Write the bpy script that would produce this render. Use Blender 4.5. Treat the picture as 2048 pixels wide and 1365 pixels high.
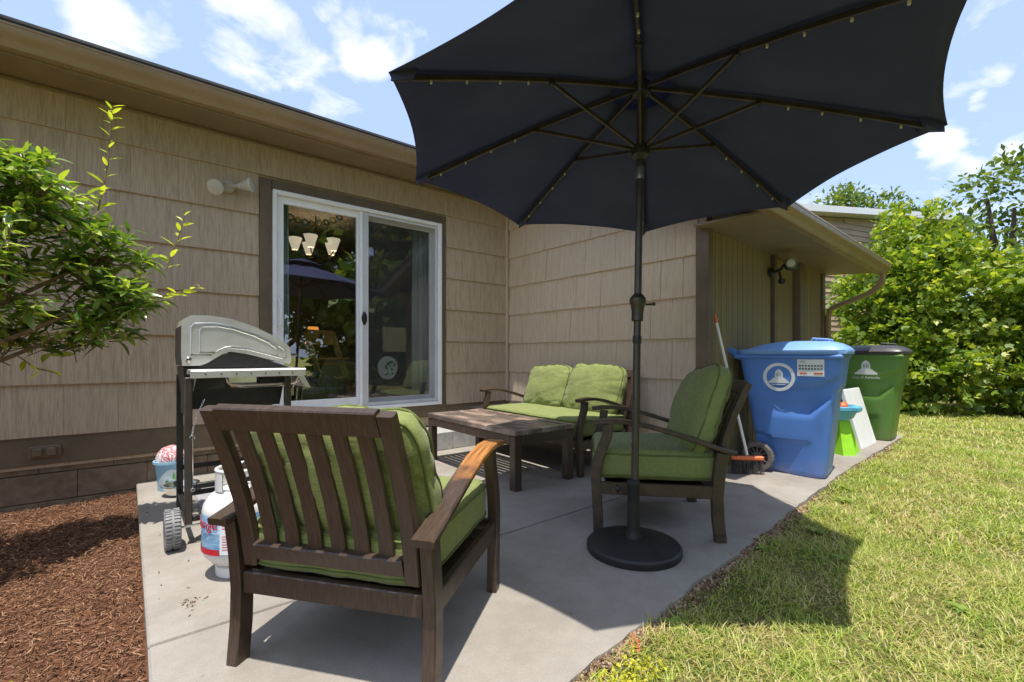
import bpy, math, random
import numpy as np
from mathutils import Vector, Matrix, noise as mno
random.seed(7); RNG = np.random.default_rng(11)
for o in list(bpy.data.objects): bpy.data.objects.remove(o, do_unlink=True)
S = bpy.context.scene; COL = S.collection; PI = math.pi

# ------------------------------------------------------------------ camera
cd = bpy.data.cameras.new('camera'); cam = bpy.data.objects.new('camera', cd); COL.objects.link(cam)
cd.sensor_width = 36; cd.lens = 922 / 2048 * 36; cd.shift_y = 27.5 / 2048; cd.clip_start = .05; cd.clip_end = 900
cam.location = (0, 0, 1.0); cam.rotation_euler = (PI / 2, 0, math.radians(50.4 - 90)); S.camera = cam
# ------------------------------------------------------------------ sky, sun, exposure
SUN = Vector((.147, .18, -1))          # direction the light travels
W = bpy.data.worlds.new('World'); S.world = W; W.use_nodes = True
nt = W.node_tree; N = nt.nodes; L = nt.links; N.clear()
wo = N.new('ShaderNodeOutputWorld'); bg = N.new('ShaderNodeBackground'); sky = N.new('ShaderNodeTexSky')
sky.sky_type = 'NISHITA'; sky.sun_disc = False
sky.sun_elevation = math.atan2(1, math.hypot(SUN.x, SUN.y)); sky.sun_rotation = math.atan2(-SUN.x, -SUN.y)
sky.air_density = 1.0; sky.dust_density = 2.0; sky.ozone_density = .9
bg.inputs['Strength'].default_value = .15
tc = N.new('ShaderNodeTexCoord'); sp = N.new('ShaderNodeSeparateXYZ'); L.new(tc.outputs['Generated'], sp.inputs[0])
def wm(op, a, b=None, c=None):
    n = N.new('ShaderNodeMath'); n.operation = op
    for i, q in enumerate((a, b, c)):
        if q is None: continue
        if isinstance(q, (int, float)): n.inputs[i].default_value = q
        else: L.new(q, n.inputs[i])
    return n.outputs[0]
den = wm('ADD', wm('MAXIMUM', sp.outputs['Z'], 0.0), .22)
cx, cy = wm('DIVIDE', sp.outputs['X'], den), wm('DIVIDE', sp.outputs['Y'], den)
cv = N.new('ShaderNodeCombineXYZ'); L.new(cx, cv.inputs[0]); L.new(cy, cv.inputs[1]); cv.inputs[2].default_value = 3.7
n1 = N.new('ShaderNodeTexNoise'); n1.inputs['Scale'].default_value = 6.5; n1.inputs['Detail'].default_value = 9
n1.inputs['Roughness'].default_value = .55; n1.inputs['Distortion'].default_value = .35; L.new(cv.outputs[0], n1.inputs['Vector'])
CAM_F, CAM_R = Vector((math.cos(math.radians(50.4)), math.sin(math.radians(50.4)), 0)), Vector((math.sin(math.radians(50.4)), -math.cos(math.radians(50.4)), 0))
dirs = []
for (u, v, r) in ((230, 55, .085), (330, 40, .05), (470, 50, .10), (560, 95, .085), (500, 120, .06), (690, 66, .045), (735, 128, .06), (650, 10, .04), (1880, 285, .04), (2030, 300, .03), (1960, 205, .02), (1120, -140, .14), (-250, 40, .13), (2600, 60, .1)):
    dirs.append(((CAM_F + CAM_R * (u - 1024) / 922 + Vector((0, 0, (710 - v) / 922))).normalized(), r))
rs = random.Random(4)
for k in range(16):        # fair weather clouds over the rest of the sky
    a_ = math.radians(112 + 232 * (k + rs.random()) / 16); e_ = math.radians(rs.uniform(14, 75)); dirs.append((Vector((math.cos(a_) * math.cos(e_), math.sin(a_) * math.cos(e_), math.sin(e_))), rs.uniform(.08, .2)))
acc = None
for d_, r in dirs:
    dp = N.new('ShaderNodeVectorMath'); dp.operation = 'DOT_PRODUCT'; L.new(tc.outputs['Generated'], dp.inputs[0]); dp.inputs[1].default_value = d_
    mr = N.new('ShaderNodeMapRange'); mr.interpolation_type = 'SMOOTHSTEP'; L.new(dp.outputs['Value'], mr.inputs[0]); mr.inputs[1].default_value = math.cos(r * .92); mr.inputs[2].default_value = math.cos(r * .05)
    acc = mr.outputs[0] if acc is None else wm('MAXIMUM', acc, mr.outputs[0])
nsum = wm('ADD', n1.outputs['Fac'], wm('MULTIPLY', acc, .22))
cr = N.new('ShaderNodeValToRGB'); L.new(nsum, cr.inputs[0])
cr.color_ramp.elements[0].position = .56; cr.color_ramp.elements[1].position = .84
zf = N.new('ShaderNodeMapRange'); L.new(sp.outputs['Z'], zf.inputs[0]); zf.inputs[1].default_value = .02; zf.inputs[2].default_value = .2
fac = wm('MULTIPLY', wm('MULTIPLY', cr.outputs[0], zf.outputs[0]), .92)
mx = N.new('ShaderNodeMix'); mx.data_type = 'RGBA'; L.new(fac, mx.inputs['Factor'])
hz = N.new('ShaderNodeMix'); hz.data_type = 'RGBA'; hz.inputs['Factor'].default_value = .74
L.new(sky.outputs[0], hz.inputs['A']); hz.inputs['B'].default_value = (1.5, 1.98, 3.0, 1)
L.new(hz.outputs['Result'], mx.inputs['A']); mx.inputs['B'].default_value = (3.9, 3.8, 3.9, 1)
L.new(mx.outputs['Result'], bg.inputs[0]); L.new(bg.outputs[0], wo.inputs[0])
sd = bpy.data.lights.new('sun', 'SUN'); sun = bpy.data.objects.new('sun', sd); COL.objects.link(sun)
sd.energy = 2.4; sd.angle = math.radians(.55); sd.color = (1, .96, .885)
sun.rotation_euler = SUN.to_track_quat('-Z', 'Y').to_euler(); sun.location = (-3, -4, 20)
S.view_settings.view_transform = 'Standard'; S.view_settings.look = 'None'
S.view_settings.exposure = 1.25; S.view_settings.gamma = 1; S.view_settings.use_curve_mapping = False
S.render.engine = 'CYCLES'
S.cycles.max_bounces = 10; S.cycles.diffuse_bounces = 6; S.cycles.glossy_bounces = 4; S.cycles.transparent_max_bounces = 12

# ------------------------------------------------------------------ materials
MATS = {}
class Nodes:
    def __init__(s, name):
        s.m = bpy.data.materials.new(name); s.m.use_nodes = True; s.t = s.m.node_tree; s.n = s.t.nodes; s.l = s.t.links
        s.p = s.n['Principled BSDF']; s.out = s.n['Material Output']; MATS[name] = s.m
    def new(s, t, **k):
        n = s.n.new(t)
        for a, b in k.items(): setattr(n, a, b)
        return n
    def put(s, q, inp):
        if hasattr(q, 'is_output'): s.l.new(q, inp)
        elif isinstance(q, (tuple, list)) and len(q) == 3 and inp.type == 'RGBA': inp.default_value = (*q, 1)
        else: inp.default_value = q
    def coord(s, kind='World', scale=(1, 1, 1), rot=(0, 0, 0)):
        if kind == 'World': o = s.new('ShaderNodeNewGeometry').outputs['Position']
        else: o = s.new('ShaderNodeTexCoord').outputs[kind]
        mp = s.new('ShaderNodeMapping'); s.l.new(o, mp.inputs[0]); mp.inputs['Scale'].default_value = scale; mp.inputs['Rotation'].default_value = rot
        return mp.outputs[0]
    def noise(s, vec, scale, detail=4, rough=.55, dist=0):
        n = s.new('ShaderNodeTexNoise'); s.l.new(vec, n.inputs['Vector']); n.inputs['Scale'].default_value = scale
        n.inputs['Detail'].default_value = detail; n.inputs['Roughness'].default_value = rough; n.inputs['Distortion'].default_value = dist
        return n.outputs['Fac']
    def ramp(s, f, stops):
        r = s.new('ShaderNodeValToRGB'); s.put(f, r.inputs[0]); e = r.color_ramp.elements
        while len(e) < len(stops): e.new(.5)
        for i, (p, c) in enumerate(stops):
            e[i].position = p; e[i].color = (*c, 1) if isinstance(c, (tuple, list)) else (c, c, c, 1)
        return r.outputs[0]
    def mix(s, f, a, b, mode='MIX'):
        m = s.new('ShaderNodeMix', data_type='RGBA', blend_type=mode); s.put(f, m.inputs['Factor']); s.put(a, m.inputs['A']); s.put(b, m.inputs['B'])
        return m.outputs['Result']
    def math(s, op, a, b=0, c=0):
        m = s.new('ShaderNodeMath', operation=op)
        for i, q in enumerate((a, b, c)): s.put(q, m.inputs[i])
        return m.outputs[0]
    def sep(s, v): n = s.new('ShaderNodeSeparateXYZ'); s.l.new(v, n.inputs[0]); return n.outputs
    def rnd(s): return s.new('ShaderNodeObjectInfo').outputs['Random']
    def island(s): return s.new('ShaderNodeNewGeometry').outputs['Random Per Island']
    def bump(s, h, strength=.3, dist=.004):
        b = s.new('ShaderNodeBump'); s.put(h, b.inputs['Height']); b.inputs['Strength'].default_value = strength; b.inputs['Distance'].default_value = dist
        s.l.new(b.outputs[0], s.p.inputs['Normal'])
    def set(s, base=None, rough=None, metal=None, spec=None, **k):
        if base is not None: s.put(base, s.p.inputs['Base Color'])
        if rough is not None: s.put(rough, s.p.inputs['Roughness'])
        if metal is not None: s.put(metal, s.p.inputs['Metallic'])
        if spec is not None: s.put(spec, s.p.inputs['Specular IOR Level'])
        for a, b in k.items(): s.put(b, s.p.inputs[a])
        return s.m
def plain(name, c, rough=.5, metal=0, var=.25, scale=8, kind='Object', bump=0, spec=.5, bscale=120):
    m = Nodes(name); v = m.coord(kind); f = m.noise(v, scale, 6, .6)
    lo = tuple(x * (1 - var) for x in c); hi = tuple(min(1, x * (1 + var)) for x in c)
    m.set(m.ramp(f, [(.3, lo), (.7, hi)]), m.math('MULTIPLY_ADD', m.noise(v, scale * 3, 4), .25, rough - .12), metal, spec)
    if bump: m.bump(m.noise(v, bscale, 3), bump, .003)
    return m.m
# painted shake siding: fine vertical striations
def siding(name, c, cdark, depth=.35):
    m = Nodes(name); v = m.coord('World', (1, 1, .0025)); r = m.rnd()
    off = m.new('ShaderNodeVectorMath', operation='ADD'); m.l.new(v, off.inputs[0])
    cc = m.new('ShaderNodeCombineXYZ'); m.l.new(m.math('MULTIPLY', r, 37), cc.inputs[2]); m.l.new(cc.outputs[0], off.inputs[1])
    a = m.noise(off.outputs[0], 150, 2, .6); b = m.noise(off.outputs[0], 42, 3, .6); w = m.noise(m.coord('World', (1, 1, .6)), 2.2, 5, .6)
    col = m.ramp(m.math('ADD', m.math('MULTIPLY', a, .6), m.math('MULTIPLY', b, .4)), [(.38, cdark), (.55, c), (.75, tuple(min(1, x * 1.14) for x in c))])
    col = m.mix(m.math('MULTIPLY', w, .4), col, tuple(x * .8 for x in c), 'MIX')
    col = m.mix(m.math('MULTIPLY_ADD', r, .16, 0), col, tuple(x * .72 for x in c))
    m.set(col, .78, 0, .25); m.bump(a, .4, .003); return m.m
siding('shake_paint', (.55, .425, .30), (.38, .29, .195))
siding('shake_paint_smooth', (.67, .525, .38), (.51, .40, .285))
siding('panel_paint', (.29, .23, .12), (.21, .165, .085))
plain('trim_brown', (.15, .108, .064), .5, var=.2, scale=5, kind='World', bump=.15)
plain('gutter_brown', (.30, .20, .105), .3, var=.1, scale=3, kind='World', spec=.6)
plain('soffit_brown', (.25, .185, .105), .5, var=.12, scale=4, kind='World')
plain('foundation_paint', (.19, .138, .09), .85, var=.3, scale=14, kind='World', bump=.5)
plain('roof_shingle', (.08, .075, .07), .9, var=.35, scale=25, kind='World', bump=.5)
plain('white_vinyl', (.88, .88, .87), .32, var=.05, scale=6)
plain('grey_frame', (.60, .60, .60), .4, var=.08, scale=6)
plain('black_plastic', (.018, .018, .018), .42, var=.3)
plain('black_metal', (.022, .021, .02), .38, .0, var=.4, scale=12, bump=.1)
plain('dark_bronze', (.075, .062, .05), .34, .45, var=.3, scale=10)
plain('stand_black', (.022, .021, .02), .55, var=.35, scale=10, bump=.25)
plain('chrome', (.75, .74, .72), .16, 1, var=.08)
plain('white_plain', (.8, .8, .78), .5, var=.06)
plain('white_sticker', (.78, .79, .8), .45, var=.05)
plain('orange_plastic', (.75, .16, .05), .4, var=.12)
plain('toy_blue', (.12, .45, .65), .35, var=.1)
plain('toy_green', (.33, .72, .04), .38, var=.1)
plain('red_paint', (.55, .02, .03), .4, var=.1)
plain('ink_black', (.03, .03, .03), .5)
plain('ink_green', (.12, .18, .17), .5)
plain('room_wall', (.36, .33, .29), .8, var=.08, scale=2, kind='World')
plain('room_floor', (.17, .11, .07), .35, var=.3, scale=4, kind='World')
plain('yellow_wood', (.62, .36, .11), .42, var=.15, scale=9)
plain('terracotta', (.42, .10, .06), .6, var=.15)
plain('paper_tan', (.58, .45, .24), .8, var=.06)
plain('pot_dark', (.06, .05, .05), .5)
plain('vinyl_siding', (.50, .36, .25), .6, var=.1, scale=3, kind='World')
plain('bark', (.10, .072, .05), .9, var=.4, scale=30, bump=.6)
plain('twig', (.20, .13, .07), .8, var=.3, scale=30)
plain('concrete_block', (.40, .39, .37), .9, var=.2, scale=20, kind='World', bump=.5)
plain('hose_blue', (.10, .22, .55), .35)
plain('lens_glass', (.55, .52, .44), .12, 0, var=.08, spec=.8)
plain('lamp_cream', (.40, .35, .26), .4, var=.15)
plain('silver_gray', (.30, .31, .33), .3, .8, var=.15)
plain('brush_bristle', (.10, .095, .09), .8, var=.4)
plain('wheel_gray', (.16, .14, .13), .65, var=.35, scale=25, bump=.2)
plain('grill_wheel', (.23, .225, .22), .6, var=.3, scale=25)
plain('mat_gray', (.33, .33, .34), .7, var=.15)
def stainless():
    m = Nodes('stainless'); v = m.coord('Object', (1, 30, 30)); f = m.noise(v, 9, 3); g = m.noise(m.coord('Object'), 7, 5)
    m.set(m.ramp(g, [(.3, (.66, .64, .60)), (.7, (.80, .78, .74))]), m.math('MULTIPLY_ADD', f, .2, .36), .9); m.bump(f, .06, .002)
stainless()
def wood(name, worn=0.):
    m = Nodes(name); v = m.coord('Object', (1, 1, 1)); s = m.coord('Object', (14, 14, 14))
    st = m.noise(m.coord('Object', (60, 5, 5)), 3, 5, .65, .6); st2 = m.noise(m.coord('Object', (5, 5, 60)), 2, 4, .6)
    base = m.ramp(st, [(.25, (.034, .021, .014)), (.5, (.066, .041, .027)), (.8, (.115, .072, .047))])
    chips = m.ramp(m.noise(v, 34, 7, .75), [(.66, 0.), (.72, 1.)])
    base = m.mix(m.math('MULTIPLY', chips, .3), base, (.24, .15, .11))
    if worn:
        yy = m.sep(m.new('ShaderNodeTexCoord').outputs['Object'])[1]
        f = m.math('MULTIPLY_ADD', yy, 3.2, m.math('MULTIPLY_ADD', m.noise(v, 9, 5), 1.5, -.32 + (worn - 1) * .5))
        grain = m.ramp(m.noise(m.coord('Object', (150, 6, 6)), 1, 4), [(.3, (.24, .085, .02)), (.7, (.56, .26, .075))])
        base = m.mix(m.ramp(f, [(.15, 0.), (.45, 1.)]), base, grain)
    m.set(base, m.math('MULTIPLY_ADD', m.noise(s, 2, 4), .28, .27), 0, .5); m.bump(st, .12, .002); return m.m
wood('brown_wood'); wood('worn_wood', 1.)
def tablewood():
    m = Nodes('table_slat'); v = m.coord('World'); st = m.noise(m.coord('World', (60, 4, 4)), 2, 5, .65, .6)
    base = m.ramp(st, [(.25, (.085, .062, .05)), (.75, (.19, .145, .115))])
    f = m.ramp(m.noise(m.coord('World', (3, 1.2, 1)), 2.4, 5, .6), [(.45, 0.), (.6, 1.)])
    base = m.mix(m.math('MULTIPLY', f, .75), base, m.ramp(st, [(.3, (.32, .17, .105)), (.7, (.60, .48, .40))]))  # pale weathered patches, strengthened to paint in sun glare on the top
    base = m.mix(m.ramp(m.noise(v, 45, 6, .8), [(.6, 0.), (.68, .5)]), base, (.42, .36, .33))
    m.set(base, .42); m.bump(st, .2, .003)
tablewood()
def fabric():
    m = Nodes('green_cushion'); v = m.coord('Object', (4, 48, 48)); a = m.noise(v, 3, 4, .75); b = m.noise(m.coord('Object', (60, 60, 5)), 3, 4, .7)
    col = m.ramp(m.math('ADD', m.math('MULTIPLY', a, .7), m.math('MULTIPLY', b, .3)), [(.33, (.15, .18, .052)), (.5, (.25, .28, .092)), (.7, (.41, .42, .165))])
    w = m.noise(m.coord('Object'), 3, 4); col = m.mix(m.math('MULTIPLY', w, .6), col, (.165, .20, .06))
    m.set(col, .92, 0, .15); m.bump(m.math('ADD', a, m.math('MULTIPLY', b, .5)), .35, .003)
    m.p.inputs['Sheen Weight'].default_value = .15
fabric()
plain('cushion_piping', (.14, .165, .05), .9, var=.15, spec=.1)
def canopy():
    m = Nodes('navy_canopy'); v = m.coord('Object'); a = m.noise(v, 300, 2, .6); f = m.noise(v, 3, 4)
    col = m.mix(m.ramp(a, [(.58, 0.), (.70, .45)]), m.ramp(f, [(.3, (.056, .064, .135)), (.7, (.076, .086, .17))]), (.10, .11, .13))
    m.set(col, .95, 0, .15); tr = m.new('ShaderNodeBsdfTranslucent'); tr.inputs[0].default_value = (.07, .085, .16, 1)
    ad = m.new('ShaderNodeMixShader'); ad.inputs[0].default_value = .22
    m.l.new(m.p.outputs[0], ad.inputs[1]); m.l.new(tr.outputs[0], ad.inputs[2]); m.l.new(ad.outputs[0], m.out.inputs[0]); m.bump(a, .2, .001)
canopy()
def concrete():
    m = Nodes('patio_concrete'); v = m.coord('World'); f = m.noise(v, 1.9, 9, .72); g = m.noise(v, 190, 4, .75); h = m.noise(v, 9, 6, .7)
    col = m.ramp(f, [(.30, (.24, .21, .175)), (.5, (.325, .288, .244)), (.7, (.39, .355, .308))])
    col = m.mix(m.ramp(g, [(.36, .55), (.5, 0.)]), col, (.24, .23, .22)); col = m.mix(m.ramp(g, [(.58, 0.), (.7, .4)]), col, (.68, .67, .65))
    col = m.mix(m.ramp(h, [(.52, 0.), (.72, .45)]), col, (.27, .225, .185))
    sp_ = m.ramp(m.noise(v, 38, 3, .5), [(.71, 0.), (.74, 1.)]); col = m.mix(m.math('MULTIPLY', sp_, .6), col, (.18, .14, .11))
    m.set(col, .9, 0, .25); m.bump(m.math('ADD', g, m.math('MULTIPLY', h, .6)), .4, .003)
concrete()
def soil(name, stops, sc=7):
    m = Nodes(name); v = m.coord('World'); f = m.noise(v, sc, 8, .75); m.set(m.ramp(f, stops), .95, 0, .1); m.bump(m.noise(v, 90, 5, .7), .8, .01)
soil('mulch_soil', [(.3, (.08, .035, .02)), (.6, (.17, .078, .04)), (.8, (.24, .115, .06))], 30)
soil('lawn_soil', [(.3, (.10, .11, .03)), (.55, (.17, .155, .05)), (.78, (.30, .22, .11))], 6)
soil('far_grass', [(.3, (.22, .23, .06)), (.7, (.34, .32, .10))], 3)
def islandmat(name, stops, rough=.6, trans=0., tcol=None, spec=.3, sheen=0):
    m = Nodes(name); r = m.math('FRACT', m.math('ADD', m.island(), m.math('MULTIPLY', m.rnd(), 7.3)))
    col = m.ramp(r, stops); m.set(col, rough, 0, spec)
    if trans:
        tr = m.new('ShaderNodeBsdfTranslucent'); m.put(m.mix(1.0, col, tcol, 'MULTIPLY'), tr.inputs[0])
        ad = m.new('ShaderNodeMixShader'); ad.inputs[0].default_value = trans
        m.l.new(m.p.outputs[0], ad.inputs[1]); m.l.new(tr.outputs[0], ad.inputs[2]); m.l.new(ad.outputs[0], m.out.inputs[0])
    return m.m
islandmat('mulch_chip', [(0, (.10, .046, .026)), (.4, (.21, .108, .062)), (.85, (.33, .18, .105)), (1, (.48, .30, .17))], .85, spec=.15)
islandmat('soil_crumb', [(0, (.12, .075, .045)), (.5, (.26, .17, .10)), (1, (.46, .34, .23))], .9, spec=.1)
def grassmat():
    m = Nodes('grass_blade'); r = m.island(); v = m.coord('World'); f = m.noise(v, 2.3, 5, .65)
    g_ = m.ramp(r, [(0, (.11, .18, .025)), (.35, (.27, .37, .055)), (.75, (.48, .52, .11)), (1, (.64, .62, .2))]); d_ = m.ramp(r, [(0, (.32, .25, .09)), (.5, (.56, .47, .19)), (1, (.74, .64, .38))])
    pick = m.ramp(m.math('ADD', f, m.math('MULTIPLY', m.math('FRACT', m.math('MULTIPLY', r, 17.3)), .42)), [(.75, 0.), (.81, 1.)])
    col = m.mix(pick, g_, d_); m.set(col, .5, 0, .3); tr = m.new('ShaderNodeBsdfTranslucent'); m.put(m.mix(1.0, col, (1.4, 1.5, .7), 'MULTIPLY'), tr.inputs[0])
    ad = m.new('ShaderNodeMixShader'); ad.inputs[0].default_value = .35; m.l.new(m.p.outputs[0], ad.inputs[1]); m.l.new(tr.outputs[0], ad.inputs[2]); m.l.new(ad.outputs[0], m.out.inputs[0])
grassmat()
islandmat('weed_leaf', [(0, (.18, .28, .04)), (1, (.34, .42, .08))], .5, .3, (1.5, 1.6, .6))
islandmat('shrub_leaf', [(0, (.055, .11, .028)), (.4, (.12, .20, .042)), (.8, (.28, .36, .07)), (1, (.5, .55, .17))], .25, .3, (2.6, 2.6, .6), .55)
islandmat('young_leaf', [(0, (.36, .46, .04)), (1, (.60, .62, .09))], .4, .4, (1.6, 1.6, .6))
islandmat('bush_leaf', [(0, (.08, .14, .02)), (.45, (.18, .27, .035)), (.8, (.33, .40, .06)), (1, (.52, .52, .12))], .4, .35, (2.0, 2.0, .6), .4)
islandmat('far_leaf', [(0, (.06, .11, .025)), (.6, (.13, .20, .04)), (1, (.25, .29, .07))], .55, .3, (1.8, 1.8, .7))
islandmat('yellow_sedum', [(0, (.35, .38, .03)), (1, (.62, .55, .05))], .5, .2, (1.4, 1.4, .6))
plain('dry_leaf', (.42, .13, .05), .7, var=.3, scale=30)
def glass():
    m = Nodes('window_glass'); lw = m.new('ShaderNodeLayerWeight'); lw.inputs[0].default_value = .5
    f = m.math('MULTIPLY_ADD', m.math('POWER', lw.outputs['Facing'], 4), .9, .17)
    tr = m.new('ShaderNodeBsdfTransparent'); tr.inputs[0].default_value = (.93, .95, .94, 1)
    gl = m.new('ShaderNodeBsdfGlossy'); gl.inputs['Roughness'].default_value = 0.0; gl.inputs[0].default_value = (1, 1, 1, 1)
    mm = m.new('ShaderNodeMixShader'); m.l.new(f, mm.inputs[0]); m.l.new(tr.outputs[0], mm.inputs[1]); m.l.new(gl.outputs[0], mm.inputs[2])
    m.l.new(mm.outputs[0], m.out.inputs[0])
glass()
def screen():
    m = Nodes('screen_mesh'); tr = m.new('ShaderNodeBsdfTransparent'); tr.inputs[0].default_value = (1, 1, 1, 1)
    m.set((.05, .05, .052), .8); mm = m.new('ShaderNodeMixShader'); mm.inputs[0].default_value = .2
    m.l.new(tr.outputs[0], mm.inputs[1]); m.l.new(m.p.outputs[0], mm.inputs[2]); m.l.new(mm.outputs[0], m.out.inputs[0])
screen()
def emit(name, c, s):
    m = Nodes(name); m.set(c, .5); m.put(c, m.p.inputs['Emission Color']); m.p.inputs['Emission Strength'].default_value = s
emit('lit_shade', (1, .84, .62), .28); emit('lit_amber', (1, .35, .06), .5); emit('lit_bulb', (1, .9, .75), 5)
def curtain_m():
    m = Nodes('curtain_cloth'); m.set(m.ramp(m.noise(m.coord('World', (60, 60, 1)), 2, 3), [(.3, (.52, .62, .62)), (.7, (.68, .76, .76))]), .85)
curtain_m()
def bag():
    m = Nodes('bag_plastic'); m.set((.012, .02, .022), .16, 0, .6); m.bump(m.noise(m.coord('Object'), 22, 4, .6, 1.2), .7, .02)
bag()
def binmat(name, c, dirt):
    m = Nodes(name); v = m.coord('Object'); z = m.sep(v)[2]; f = m.noise(v, 6, 7, .7)
    d = m.ramp(m.math('ADD', m.math('MULTIPLY', z, -2.6), m.math('MULTIPLY_ADD', f, 1.1, .02)), [(.25, 0.), (.6, .45)])
    col = m.ramp(m.noise(v, 2.5, 5), [(.3, tuple(x * .9 for x in c)), (.7, tuple(x * 1.1 for x in c))])
    scr = m.ramp(m.noise(m.coord('Object', (3, 14, 14)), 9, 6, .8), [(.68, 0.), (.74, .5)])
    col = m.mix(scr, col, tuple(min(1, x * 1.8 + .06) for x in c)); col = m.mix(d, col, dirt)
    m.set(col, .42, 0, .45); m.bump(m.noise(v, 300, 2), .12, .002)
binmat('bin_blue', (.10, .24, .64), (.34, .30, .32)); binmat('bin_lid_blue', (.20, .38, .74), (.20, .38, .74))
binmat('bin_green', (.12, .25, .05), (.26, .23, .12)); plain('bin_lid_black', (.045, .04, .042), .35, var=.3)
def tank_m():
    m = Nodes('tank_label'); v = m.coord('Object'); s = m.sep(v); f = m.noise(m.coord('Object', (3, 3, 10)), 4, 6, .7, 1.)
    sk = m.ramp(f, [(.35, (.08, .26, .52)), (.55, (.32, .55, .74)), (.7, (.75, .82, .86))])
    m.set(m.mix(m.ramp(s[2], [(.5, 1.), (.51, 1.)]), sk, sk), .35)
tank_m()
plain('tank_white', (.72, .71, .67), .35, var=.1, scale=10)
plain('pail_blue', (.30, .52, .66), .4, var=.08); plain('pail_light', (.66, .76, .8), .4, var=.05); plain('pail_pink', (.6, .34, .32), .5); plain('pail_green', (.10, .45, .06), .5)
def starcloth():
    m = Nodes('star_print'); v = m.coord('Object'); f = m.noise(v, 24, 4, .7, 1.5)
    m.set(m.ramp(f, [(.45, (.75, .74, .73)), (.5, (.55, .05, .07)), (.56, (.45, .04, .06)), (.62, (.72, .7, .7))]), .6)
starcloth()

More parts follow.
